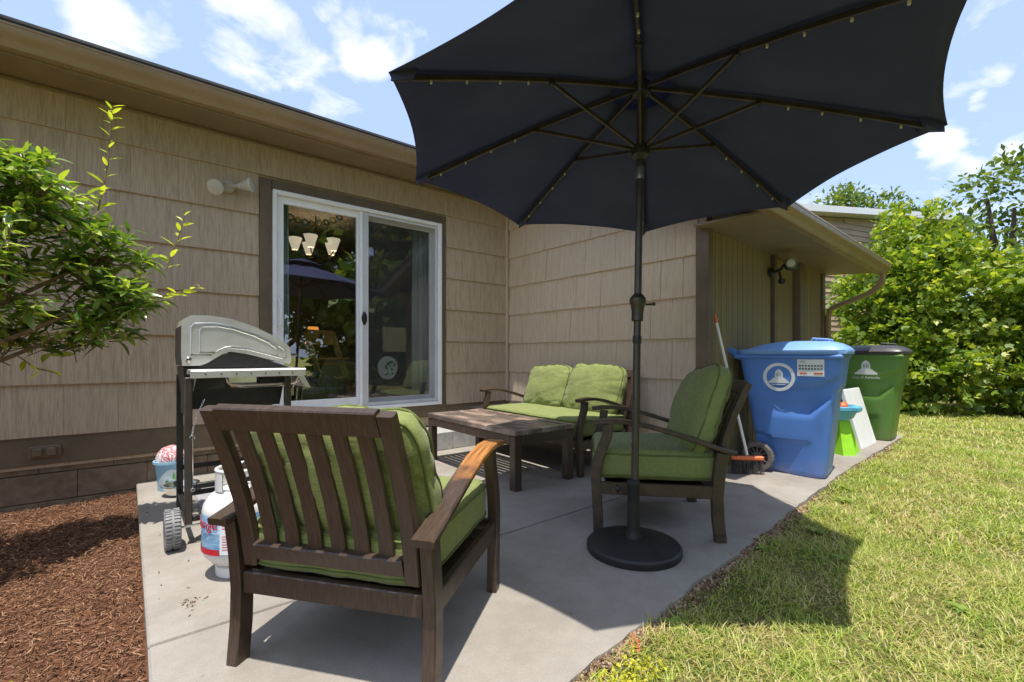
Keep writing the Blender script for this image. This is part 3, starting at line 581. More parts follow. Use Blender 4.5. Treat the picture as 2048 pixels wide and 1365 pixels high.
hpart(MB().lathe([(0.001, 0), (.05, 0), (.055, .006), (.04, .016), (.001, .02)], 24, Tr(1.822, 4.562, 1.37) @ Matrix.Rotation(PI / 2, 4, 'X') @ Matrix.Diagonal((.6, 1.25, 1, 1))), 'screen_pull', 'black_plastic', door, True)
# room behind the door
def room(c, d_, name, mat='room_wall'): return struct(MB().box(c, d_).build(name, mat, None, False))
room((1.9, 6.6, .41), (4.4, 3.62, .05), 'room_floor', 'room_floor'); room((1.9, 6.6, 2.78), (4.4, 3.62, .05), 'room_ceiling'); room((1.9, 8.44, 1.6), (4.4, .05, 2.36), 'room_back_wall')
room((-.32, 6.6, 1.6), (.05, 3.62, 2.36), 'room_side_wall'); room((4.12, 6.6, 1.6), (.05, 3.62, 2.36), 'room_far_wall')
def curtain(x0, x1, label, seed):
    mb = MB(); r = random.Random(seed); n = 60; zs = [.46, .9, 1.5, 2.1, 2.66]; vs = []; ph = r.random() * 6
    for zi, z in enumerate(zs):
        for i in range(n + 1):
            t = i / n; sp_ = 1 + .12 * (1 - zi / 4); xx = (x0 + x1) / 2 + (x1 - x0) * (t - .5) * sp_
            vs.append((xx, 4.80 + .032 * math.sin(t * 30 + ph + .25 * zi) + .014 * math.sin(t * 71 + zi), z))
    fs = [(k * (n + 1) + i, k * (n + 1) + i + 1, (k + 1) * (n + 1) + i + 1, (k + 1) * (n + 1) + i) for k in range(4) for i in range(n)]
    o = mb.add(vs, fs).build('curtain', 'curtain_cloth', None, True, 180); s_ = o.modifiers.new('thick', 'SOLIDIFY'); s_.thickness = .003; tag(o, label, 'curtain', 'curtains of the sliding door')
curtain(.99, 1.17, 'pale blue curtain hanging at the left edge of the sliding door', 1); curtain(2.50, 2.76, 'pale blue curtain hanging behind the screened right leaf', 2)
# chandelier
ch = thing('chandelier', 'lit chandelier with frosted glass shades seen through the sliding door', 'chandelier', (1.80, 6.05, 2.3))
MB().tube([(0, 0, .02), (0, 0, .47)], .008).build('rod', 'black_metal', ch); MB().lathe([(.001, -.1), (.02, -.09), (.03, -.03), (.015, .03), (.001, .05)], 16).build('hub', 'black_metal', ch)
for k in range(5):
    a_ = 2 * PI * k / 5 + .4; c_, s_ = math.cos(a_), math.sin(a_)
    MB().tube([(0, 0, -.03), (.1 * c_, .1 * s_, -.07), (.21 * c_, .21 * s_, -.05), (.24 * c_, .24 * s_, .0)], .007).build('arm', 'black_metal', ch)
    so = MB().lathe([(.035, 0), (.045, .03), (.085, .15)], 6, Tr(.24 * c_, .24 * s_, .0), cap=False).build('shade', 'lit_shade', ch, False)
    MB().lathe([(.001, .03), (.022, .045), (.026, .07), (.001, .1)], 10, Tr(.24 * c_, .24 * s_, .0)).build('bulb', 'lit_bulb', so)
# paper garland on the room ceiling
gar = thing('paper_garland', 'colourful paper chain hung across the room near the chandelier', 'garland', (1.5, 5.4, 2.4)); cols = []
for i, c in enumerate(((.6, .5, .08), (.55, .12, .06), (.2, .42, .1), (.08, .3, .4), (.6, .55, .4))): plain('garland_%s' % 'abcde'[i], c, .8, var=.08)
for i in range(26):
    t = i / 25; sag = .22 * (1 - (2 * ((t * 2) % 1) - 1) ** 2); p = Vector((-.45 + 1.9 * t, .05, .30 - sag))
    MB().tube([p + Vector((.032 * math.cos(q), .012 * (i % 2) * math.sin(q), .032 * math.sin(q))) for q in np.linspace(0, 2 * PI, 10)[:-1]], .009, 5, closed=True).build('paper_ring', 'garland_' + 'abcde'[(i * 3) % 5], gar)
# wooden high chair
hc = thing('wooden_high_chair', 'yellow wooden adjustable child chair behind the left glass leaf', 'chair', (1.72, 5.35, .437), .5)
for s_ in (-1, 1):
    MB().sweep([(s_ * .2, -.2, 0), (s_ * .2, .12, .82)], .022, .07, (1, 0, 0)).build('side_rail', 'yellow_wood', hc); MB().sweep([(s_ * .2, -.21, .012), (s_ * .2, .26, .012)], .022, .05, (1, 0, 0)).build('foot', 'yellow_wood', hc)
for z, y in ((.3, 0), (.52, .02)): MB().box((0, y - .06, z), (.38, .22, .02), .006).build('seat' if z > .4 else 'foot_plate', 'yellow_wood', hc)
bk = MB().sweep([(x_, .11 + .03 * (1 - (x_ / .2) ** 2), .76) for x_ in np.linspace(-.2, .2, 9)], .17, .016, (0, 0, 1)).build('backrest', 'yellow_wood', hc)
MB().lathe([(.03, 0), (.03, .004)], 16, Tr(.03, .128, .77) @ Matrix.Rotation(PI / 2, 4, 'X')).build('grip_hole', 'ink_black', bk); MB().lathe([(.012, 0), (.012, .004)], 12, Tr(-.12, .112, .73) @ Matrix.Rotation(PI / 2, 4, 'X')).build('screw_hole', 'ink_black', bk)
# bin bag, taped paper, paper plate, plants
def blob(rad, n1, n2, fn, M):
    mb = MB(); vs = []
    for i in range(n1 + 1):
        t = PI * i / n1
        for j in range(n2):
            q = 2 * PI * j / n2; p = Vector((math.sin(t) * math.cos(q), math.sin(t) * math.sin(q), math.cos(t))); vs.append(Vector((p.x * rad[0], p.y * rad[1], p.z * rad[2])) * fn(p))
    fs = [(i * n2 + j, (i + 1) * n2 + j, (i + 1) * n2 + (j + 1) % n2, i * n2 + (j + 1) % n2) for i in range(n1) for j in range(n2)]
    return mb.add(vs, fs, M)
bagf = lambda p: 1 + .28 * mno.noise(p * 2.6 + Vector((5, 2, 1))) + .16 * abs(mno.noise(p * 7)) - .1 * abs(mno.noise(p * 13))
tag(blob((.30, .14, .2), 36, 60, bagf, Tr(1.40, 4.92, .62)).build('trash_bag', 'bag_plastic', None, True, 40), 'crumpled shiny black plastic bag lying inside the glass door', 'bag')
tag(MB().box((2.205, 4.6655, 1.165), (.27, .002, .265), 0, None).build('taped_paper', 'paper_tan', None, False), 'square sheet of tan paper taped to the right glass leaf', 'paper')
pl = MB().prism([(.115 * math.cos(q) * (1 + .03 * math.sin(3 * q)), .125 * math.sin(q)) for q in np.linspace(0, 2 * PI, 28)[:-1]], .004, Tr(2.13, 4.664, .86) @ Matrix.Rotation(PI / 2, 4, 'X')); plo = pl.build('paper_disc', 'white_plain', None, False)
plo.location.y += .009
plo = tag(plo, 'round white paper disc with green paint dabs on the glass', 'drawing')
for k in range(16):
    a_, r_ = random.random() * 6.28, random.random() ** .5 * .085
    MB().prism([(random.uniform(.006, .02) * math.cos(q), random.uniform(.006, .02) * math.sin(q)) for q in np.linspace(0, 2 * PI, 8)[:-1]], .0015, Tr(2.13 + r_ * math.cos(a_), 4.6595, .86 + r_ * math.sin(a_)) @ Matrix.Rotation(PI / 2, 4, 'X')).build('paint_dab', 'pail_green', plo, False)
def leaf_template(k=4, w=.17, fold=.05, droop=.12):
    ts = np.linspace(0, 1, k + 1); vs = []; fs = []
    for t in ts:
        ww = w * (math.sin(PI * t ** .85) ** .8) if 0 < t < 1 else .004; z = -droop * t * t
        vs += [(-ww, t, z + fold * ww / w), (0, t, z), (ww, t, z + fold * ww / w)]
    for i in range(k): o = i * 3; fs += [(o, o + 1, o + 4, o + 3), (o + 1, o + 2, o + 5, o + 4)]
    return vs, fs
for (x_, y_, m_, lab) in ((1.95, 5.0, 'terracotta', 'red clay pot with grassy plant on the floor behind the screen'), (2.30, 5.25, 'pot_dark', 'dark pot with a bushy plant deeper in the room')):
    z_ = .437
    pt = thing('potted_plant', lab, 'plant', (x_, y_, z_)); MB().lathe([(.001, 0), (.07, 0), (.1, .2), (.11, .2), (.11, .23), (.085, .23), (.08, .19), (.001, .19)], 20).build('pot', m_, pt)
    nn = 60; tv, tf = leaf_template(4, .05, .02, .5); az = RNG.uniform(0, 6.28, nn); dd = np.stack([np.cos(az), np.sin(az), RNG.uniform(.6, 2.2, nn)], -1)
    V, Fq = scatter(tv, tf, frames(dd, np.tile([0, 0, 1.], (nn, 1)), RNG.uniform(.2, .42, nn)), np.tile([0, 0, .2], (nn, 1))); fast_mesh('foliage', V, Fq, 'weed_leaf', pt)['kind'] = 'stuff'
sh = thing('shelf', 'low wooden shelf with toys against the far wall of the room', 'shelf', (2.5, 8.2, .437))
for z_ in (.02, .4, .8): MB().box((0, 0, z_), (1.4, .3, .025), .004).build('board', 'yellow_wood', sh)
for x_ in (-.7, .7): MB().box((x_, 0, .41), (.025, .3, .8), .004).build('side', 'yellow_wood', sh)
al = thing('amber_lamp', 'small glowing orange lamp inside the room', 'lamp', (2.1, 7.2, .437)); MB().lathe([(.1, 0), (.1, .02), (.015, .04), (.015, .8), (.001, .8)], 16).build('stand', 'black_metal', al); MB().lathe([(.11, .72), (.07, .98)], 20, cap=False).build('shade', 'lit_amber', al)

# ------------------------------------------------------------------ wall lamps, outlet, step, hose fitting
tl = thing('twin_floodlight', 'cream twin bulb floodlight on the siding left of the door', 'floodlight', (.64, 4.59, 2.44))
MB().lathe([(.001, .03), (.05, .028), (.06, .01), (.06, 0)], 24, Matrix.Rotation(PI / 2, 4, 'X')).build('mounting_plate', 'lamp_cream', tl)
for s_, d_ in ((-1, Vector((-.38, -.62, -.42))), (1, Vector((.75, -.5, .12)))):
    d_.normalize(); q = d_.to_track_quat('Z', 'Y').to_matrix().to_4x4(); b_ = Vector((s_ * .045, -.04, 0))
    lm = MB().tube([b_ * .6, b_, b_ + d_ * .05], .018, 10).build('socket', 'lamp_cream', tl)
    MB().lathe([(.02, .03), (.026, .055), (.055, .12), (.063, .135), (.06, .145), (.001, .155)], 24, Matrix.Translation(b_) @ q).build('bulb', 'lens_glass', tl)
ob = thing('outlet_cover', 'brown weatherproof outlet box on the skirt board', 'outlet', (-.465, 4.606, .318)); MB().box((0, -.012, 0), (.165, .024, .085), .006).build('box', 'trim_brown', ob)
for s_ in (-1, 1): MB().box((s_ * .035, -.033, 0), (.05, .018, .06), .012).build('flap', 'trim_brown', ob)
fl = thing('security_light', 'black motion sensor security light on the dark garage wall', 'security light', (5.0, 1.93, 1.83))
MB().lathe([(.05, 0), (.05, .02), (.03, .035), (.001, .036)], 20, Matrix.Rotation(PI / 2, 4, 'X')).build('mounting_plate', 'black_plastic', fl)
MB().tube([(0, -.02, 0), (-.02, -.1, .02), (-.05, -.14, .05)], .014, 8).build('neck', 'black_plastic', fl)
q = Vector((-.75, -.6, -.2)).to_track_quat('Z', 'Y').to_matrix().to_4x4(); hd = MB().lathe([(.001, -.03), (.03, -.02), (.05, .06), (.05, .1), (.045, .1), (.04, .085), (.001, .08)], 24, Tr(-.03, -.17, .07) @ q).build('head', 'silver_gray', fl)
MB().lathe([(.001, .092), (.035, .09), (.035, .085)], 20, Tr(-.03, -.17, .07) @ q).build('lens', 'lens_glass', hd)
MB().box((.06, -.17, .06), (.14, .1, .09), .02).build('visor', 'black_plastic', fl); MB().tube([(0, -.08, 0), (-.01, -.1, -.08)], .012, 8).build('sensor_arm', 'black_plastic', fl); MB().lathe([(.001, -.03), (.028, -.02), (.032, .02), (.001, .03)], 16, Tr(-.012, -.11, -.1)).build('sensor', 'black_plastic', fl)
st = thing('concrete_step', 'pale concrete block step below the sliding door', 'step', (2.45, 4.38, 0))
for k in range(5): MB().box((-.8 + .4 * k, 0, .095), (.396, .4, .19), .008).build('block', 'concrete_block', st)
hb = thing('hose_fitting', 'blue plastic hose fitting under the sliding door', 'hose fitting', (2.18, 4.55, .285))
MB().lathe([(.035, 0), (.045, .01), (.045, .035), (.03, .045), (.02, .06), (.001, .06)], 16, Matrix.Rotation(PI / 2, 4, 'X')).build('ring', 'hose_blue', hb)
MB().box((0, -.05, -.05), (.06, .03, .06), .01).build('body', 'hose_blue', hb)
hk = tag(MB().tube([(-1.05, 4.17, 2.865), (-1.05, 4.17, 2.845), (-1.05, 4.155, 2.83), (-1.05, 4.14, 2.845), (-1.05, 4.14, 2.855)], .004, 6).build('cup_hook', 'white_plain'), 'small white cup hook under the gutter at the left edge', 'hook') if False else None

# ------------------------------------------------------------------ cushions and furniture
def cushion(name, w, d, h, bulge, parent, M, seed, wr=.006):
    n = 34; mb = MB(); grid = {}
    def mp(p):
        x, y, z = p; e = 13 if bulge < .03 else 5.5
        ln = (abs(x) ** e + abs(y) ** e + abs(z) ** 2.6) ** (1 / 5.5) if max(abs(x), abs(y)) > .6 else 1
        k = max(abs(x), abs(y), abs(z)); f = 1 / max(1e-6, (abs(x) ** e + abs(y) ** e + abs(z) ** e) ** (1 / e)) * k
        x, y, z = x * f, y * f, z * f
        dome = (1 - x ** 2) * (1 - y ** 2)
        q = Vector((x * w / 2, y * d / 2, z * (h / 2 - bulge * (1 - dome ** .5))))
        rim = max(abs(x), abs(y)) ** 5
        nz = mno.noise(Vector((q.x * 7 + seed, q.y * 7, z * 2))) * wr + mno.noise(Vector((q.x * 22, q.y * 22 + seed, z * 3))) * wr * .5 * (.3 + rim)
        # gathers running in from the long seam
        nz -= wr * (.9 if bulge > .03 else .4) * max(0, 1 - 9 * abs(mno.noise(Vector((q.x * 4 + q.y * 2.4, q.y * 5.5 - q.x, seed * 1.7 + z))))) * (.35 + .65 * rim)
        nz += wr * .35 * rim * math.sin((q.x * 30 if abs(y) > abs(x) else q.y * 30) + 3 * mno.noise(Vector((q.x * 5, q.y * 5, seed))))
        return q + Vector((x * .6, y * .6, z)) * nz
    def vid(p):
        k = (round(p[0], 4), round(p[1], 4), round(p[2], 4))
        if k not in grid: grid[k] = len(mb.v); mb.v.append(tuple(M @ mp(p)))
        return grid[k]
    L_ = np.linspace(-1, 1, n + 1); Lz = np.linspace(-1, 1, 7)
    for ax in range(3):
        A, B = [q for q in range(3) if q != ax]; la, lb = (L_, L_) if ax == 2 else (L_, Lz)
        for sg in (-1, 1):
            for i in range(len(la) - 1):
                for j in range(len(lb) - 1):
                    qd = []
                    for (u, v) in ((i, j), (i + 1, j), (i + 1, j + 1), (i, j + 1)):
                        t = [0, 0, 0]; t[ax] = sg; t[A] = la[u]; t[B] = lb[v]; qd.append(vid(t))
                    mb.f.append(tuple(qd if (sg > 0) == (ax != 1) else qd[::-1]))
    o = mb.build(name, 'green_cushion', parent, True, 180)
    for sg in (-.72, .72):
        pts = []
        for i in range(64):
            t = i / 16; s_, f_ = int(t), t - int(t); e = 2 * f_ - 1; p = [(e, -1), (1, e), (-e, 1), (-1, -e)][s_]; pts.append(M @ (mp((p[0], p[1], sg)) * 1.004))
        MB().tube(pts, .0045, 6, closed=True).build('piping', 'cushion_piping', o, True, 180)
    return o
def seat(name, label, cat, loc, phi, hw, nslat, backs, worn, seed, group=None):
    t = thing(name, label, cat, loc, phi - PI / 2, group); WD = 'brown_wood'
    for s_ in (-1, 1):
        x = s_ * hw
        MB().sweep([(x, -.325, 0), (x, -.312, .12), (x, -.308, .24), (x, -.318, .36), (x, -.335, .475)], .042, .06, (1, 0, 0), .004).build('leg', WD, t)
        MB().sweep([(x, .315, 0), (x, .318, .12), (x, .325, .24), (x, .33, .32), (x, .322, .40), (x, .295, .48), (x, .268, .55), (x, .262, .612)], .042, .055, (1, 0, 0), .004).build('leg', WD, t)
        MB().sweep([(x + s_ * .006, .345, .622), (x + s_ * .006, .28, .632), (x + s_ * .006, .18, .632), (x + s_ * .006, .06, .614), (x + s_ * .006, -.08, .576), (x + s_ * .006, -.22, .532), (x + s_ * .006, -.33, .495), (x + s_ * .006, -.40, .478)], .072, .024, (1, 0, 0), .005).build('armrest', 'worn_wood' if worn == s_ or worn == 2 else WD, t)
        MB().box((x, 0, .262), (.03, .62, .066), .004).build('side_rail', WD, t)
    for y in (-.315, .325): MB().box((0, y, .262), (2 * hw - .045, .03, .07), .004).build('seat_rail', WD, t)
    for k in range(5): MB().box((0, -.22 + .11 * k, .262), (2 * hw - .05, .108, .014), .003).build('seat_slat', WD, t)
    bx = hw - .055; prof = [(-.318, .325), (-.338, .45), (-.368, .56), (-.41, .68), (-.462, .80), (-.482, .845)]
    for s_ in (-1, 1): MB().sweep([(s_ * bx, y, z) for y, z in prof], .05, .032, (1, 0, 0), .004).build('back_stile', WD, t)
    MB().sweep([(x, -.469 , .818) for x in (-bx + .026, 0, bx - .026)], .078, .03, (0, -.42, .91), .004).build('back_top_rail', WD, t)
    MB().sweep([(x, -.328, .375) for x in (-bx + .026, 0, bx - .026)], .06, .03, (0, -.3, .95), .004).build('back_bottom_rail', WD, t)
    for k in range(nslat):
        x = -bx + 2 * bx * (k + 1) / (nslat + 1); MB().sweep([(x, y, z) for y, z in ((-.331, .404), (-.338, .45), (-.368, .56), (-.41, .68), (-.452, .78))], .05, .014, (1, 0, 0), .003).build('back_slat', WD, t)
    cushion('seat_cushion', 2 * hw - .05, .665, .185, .012, t, Tr(0, .008, .386), seed, .004)
    m_ = len(backs)
    for i, (cx_, w_, h_, dy, dz, roll, yaw, lean) in enumerate(backs):
        M = Tr(cx_, -.25 + dy, .70 + dz) @ Matrix.Rotation(yaw, 4, 'Z') @ Matrix.Rotation(-lean, 4, 'X') @ Matrix.Rotation(PI / 2, 4, 'X') @ Matrix.Rotation(roll, 4, 'Z')
        cushion('back_cushion', w_, h_, .20, .062, t, M, seed + 7 * i + 3, .012)
    return t
near = seat('patio_armchair', 'dark slatted armchair seen from behind, sunlit green cushions, orange worn arm', 'armchair', (.734, 1.651, 0), math.radians(36.3), .34, 6, [(0.03, .60, .46, -.03, -.085, .03, .02, -.36)], 1, 3, 'patio armchairs')
right = seat('patio_armchair', 'shaded dark armchair with green cushions right of the umbrella pole', 'armchair', (2.475, 1.66, 0), math.radians(131), .345, 6, [(-.02, .56, .55, -.02, -.04, -.16, .1, -.36)], 0, 31, 'patio armchairs')
love = seat('patio_loveseat', 'dark framed two seat patio sofa with bright green cushions by the side wall', 'loveseat', (3.175, 3.24, 0), math.radians(178), .70, 13, [(-.335, .66, .50, -.005, -.03, .03, .04, -.36), (.325, .66, .48, -.005, -.04, -.03, -.05, -.36)], 0, 57)
cushion('throw_cushion', .5, .42, .14, .05, love, Tr(-.44, -.30, .74) @ Matrix.Rotation(.38, 4, 'X') @ Matrix.Rotation(PI / 2, 4, 'X'), 71) if False else None
# coffee table
tb = thing('coffee_table', 'low dark coffee table with weathered slatted top', 'table', (2.47, 3.225, 0), math.radians(-1.5))
TW, TL, TH = .61, 1.34, .445
for sx in (-1, 1):
    for sy in (-1, 1): MB().box((sx * (TW / 2 - .036), sy * (TL / 2 - .036), .2), (.066, .066, .4), .004).build('leg', 'brown_wood', tb)
    MB().box((sx * (TW / 2 - .016), 0, .372), (.025, TL - .14, .075), .003).build('apron', 'brown_wood', tb); MB().box((0, sx * (TL / 2 - .016), .372), (TW - .14, .025, .075), .003).build('apron', 'brown_wood', tb)
    MB().box((sx * (TW / 2 - .035), 0, .425), (.07, TL, .04), .005).build('top_frame', 'table_slat', tb); MB().box((0, sx * (TL / 2 - .035), .424), (TW - .142, .07, .038), .005).build('top_frame', 'table_slat', tb)
for k in range(8): MB().box((-TW / 2 + .07 + (TW - .14) * (k + .5) / 8, 0, .428), ((TW - .14) / 8 - .011, TL - .143, .02), .003).build('slat', 'table_slat', tb)

# ------------------------------------------------------------------ umbrella and stand
UH = Vector((2.103, 1.457, 2.429)); UN = Vector((.05, .015, 1)).normalized(); URT, UR, UD = 2.946, 1.313, .394
UB = UH - UN * (UH.z / UN.z)
um = thing('patio_umbrella', 'large open navy patio umbrella with small solar lights on its ribs', 'umbrella', tuple(UB))
e1 = Vector((0, 1, 0)).cross(UN).normalized(); e2 = UN.cross(e1)
UM = Matrix(((e1.x, e2.x, UN.x, 0), (e1.y, e2.y, UN.y, 0), (e1.z, e2.z, UN.z, 0), (0, 0, 0, 1))); Hn = UH.z / UN.z
um.matrix_world = Matrix.Translation(UB) @ UM
def ribp(a, s, dz=0): return Vector((UR * s * math.cos(a), UR * s * math.sin(a), Hn - UD * (s ** 1.06) + .012 * math.sin(PI * s) + dz))
for k in range(8):
    a0, a1 = URT - k * PI / 4, URT - (k + 1) * PI / 4; mb = MB(); NS, NT = 20, 14; vs = []
    for i in range(NS + 1):
        for j in range(NT + 1):
            t = j / NT; s = .13 + (.1 * 0 + .882) * i / NS; sc = s * (1 - .035 * 4 * t * (1 - t) * (i / NS) ** 2.2)
            p = ribp(a0, sc).lerp(ribp(a1, sc), t) + Vector((0, 0, .022 - .02 * 4 * t * (1 - t) * math.sin(PI * min(1, s)) + .005 * mno.noise(Vector((t * 3 + k * 5, s * 6, 1.3))) * math.sin(PI * t))); vs.append(p)
    fs = [(i * (NT + 1) + j, i * (NT + 1) + j + 1, (i + 1) * (NT + 1) + j + 1, (i + 1) * (NT + 1) + j) for i in range(NS) for j in range(NT)]
    o = mb.add(vs, fs).build('canopy_panel', 'navy_canopy', um, True, 180); m_ = o.modifiers.new('thick', 'SOLIDIFY'); m_.thickness = .002
    # vent cap
    vs = []; 
    for i in range(7):
        for j in range(9):
            t = j / 8; s = .01 + .23 * i / 6; p = ribp(a0, s * (1 - .08 * 4 * t * (1 - t) * (i / 6) ** 2)).lerp(ribp(a1, s), t) + Vector((0, 0, .085 + .02 * (1 - i / 6))); vs.append(p)
    o = MB().add(vs, [(i * 9 + j, i * 9 + j + 1, (i + 1) * 9 + j + 1, (i + 1) * 9 + j) for i in range(6) for j in range(8)]).build('vent_panel', 'navy_canopy', um, True, 180); m_ = o.modifiers.new('thick', 'SOLIDIFY'); m_.thickness = .002
    # rib, strut, lights, tip pocket
    tan = Vector((-math.sin(a0), math.cos(a0), 0))
    rb = MB().sweep([ribp(a0, s, -.004) for s in (.035, .2, .4, .6, .8, .985)], .013, .022, tan, .002).build('rib', 'dark_bronze', um)
    ps = ribp(a0, .43, -.015); sl = Vector((.03 * math.cos(a0), .03 * math.sin(a0), Hn - .335))
    MB().sweep([sl, ps], .011, .018, tan, .002).build('strut', 'dark_bronze', um)
    MB().box((0, 0, 0), (.03, .02, .03), .004, Matrix.Translation(ps)).build('strut_clip', 'black_plastic', rb)
    for s in (.53, .64, .76, .88): MB().lathe([(.001, -.012), (.005, -.009), (.006, 0), (.005, .004), (.001, .005)], 8, Matrix.Translation(ribp(a0, s, -.02) + tan * .004)).build('light_bead', 'lens_glass', rb)
    MB().add([ribp(a0, 1.003, .02), ribp(a0 + .035, .93, .018), ribp(a0 - .035, .93, .018), ribp(a0, 1.004, -.014), ribp(a0 + .03, .94, -.016), ribp(a0 - .03, .94, -.016)], [(0, 1, 2), (3, 5, 4), (0, 3, 4, 1), (0, 2, 5, 3), (1, 4, 5, 2)]).build('tip_pocket', 'navy_canopy', rb, False)
MB().lathe([(.02, -.045), (.045, -.04), (.05, -.02), (.045, .02), (.02, .03)], 24, Tr(0, 0, Hn)).build('crown_hub', 'black_plastic', um)
MB().lathe([(.022, -.05), (.045, -.03), (.05, 0), (.045, .02), (.024, .035)], 24, Tr(0, 0, Hn - .345)).build('runner', 'black_plastic', um)
MB().tube([(0, 0, .30), (0, 0, Hn + .1)], .019, 20).build('pole', 'dark_bronze', um)
MB().lathe([(.001, 0), (.02, .0), (.026, .02), (.02, .05), (.001, .075)], 16, Tr(0, 0, Hn + .17)).build('finial', 'black_plastic', um)
MB().lathe([(.0215, 0), (.0225, .003), (.0225, .06), (.0215, .065)], 20, Tr(0, 0, Hn - .50)).build('tilt_joint', 'silver_gray', um)
ck = MB().lathe([(.021, -.07), (.03, -.065), (.03, -.02), (.036, .015), (.042, .03), (.042, .05), (.03, .066), (.021, .075)], 28, Tr(0, 0, 1.245)).build('crank_housing', 'dark_bronze', um)
MB().tube([(.03, -.03, 1.265), (.055, -.045, 1.268), (.066, -.05, 1.27)], .0055, 8).build('crank_handle', 'black_metal', ck); MB().lathe([(.001, -.01), (.009, -.006), (.009, .006), (.001, .01)], 10, Tr(.068, -.052, 1.271)).build('crank_knob', 'black_metal', ck)
MB().lathe([(.0205, 0), (.0225, .004), (.0225, .034), (.0205, .04)], 20, Tr(0, 0, 1.06)).build('pole_joint', 'black_plastic', um)
bs = thing('umbrella_stand', 'round black umbrella base with upright tube', 'umbrella stand', (UB.x, UB.y, 0))
MB().lathe([(.001, .0), (.232, .0), (.236, .006), (.236, .032), (.228, .042), (.215, .045), (.12, .06), (.05, .07), (.001, .07)], 72).build('base_plate', 'stand_black', bs)
MB().lathe([(.054, 0), (.052, .008), (.04, .012)], 32, Tr(0, 0, .068), False).build('collar', 'chrome', bs) if False else None
MB().lathe([(.042, .06), (.04, .075), (.0335, .085), (.031, .12), (.031, .335), (.034, .34), (.034, .352), (.028, .358), (.024, .358)], 32).build('tube', 'stand_black', bs)
MB().tube([(-.028, .028, .315), (-.05, .05, .315)], .006, 8).lathe([(.012, 0), (.02, .004), (.02, .016), (.012, .02)], 12, Tr(-.05, .05, .315) @ Vector((-1, 1, 0)).to_track_quat('Z', 'Y').to_matrix().to_4x4()).build('clamp_knob', 'black_plastic', bs)

# ------------------------------------------------------------------ wheeled bins
def emblem(parent, M, mat, ring):
    def P(poly): return MB().prism(poly, .0012, M)
    e = P([(-.075, -.05), (.075, -.05), (.075, -.036), (.062, -.03), (.04, -.008), (.03, -.004), (.028, .038), (.022, .046), (.022, .052), (.008, .062), (.0, .066), (-.008, .062), (-.022, .052), (-.022, .046), (-.028, .038), (-.03, -.004), (-.04, -.008), (-.062, -.03), (-.075, -.036)]).build('emblem', mat, parent, False)
    for k in range(4): MB().box((-.0155 + .0103 * k, .020, .0016), (.0042, .03, .001), 0, M).build('column_gap', 'ink_green', e, False)
    if ring:
        n = 48; mb = MB(); vs = []
        for i in range(n):
            q = 2 * PI * i / n
            for r_, z_ in ((.092, 0), (.118, 0), (.118, .0012), (.092, .0012)): vs.append((r_ * math.cos(q), r_ * math.sin(q), z_))
        mb.add(vs, [(i * 4 + a_, i * 4 + (a_ + 1) % 4, ((i + 1) % n) * 4 + (a_ + 1) % 4, ((i + 1) % n) * 4 + a_) for i in range(n) for a_ in range(4)], M); rg = mb.build('emblem_ring', mat, parent, False)
        txt = 'KEEP ASHEVILLE CLEAN'
        MB().box((0, -.062, .0006), (.10, .006, .001), 0, M).build('emblem_base', mat, parent, False)
    return e
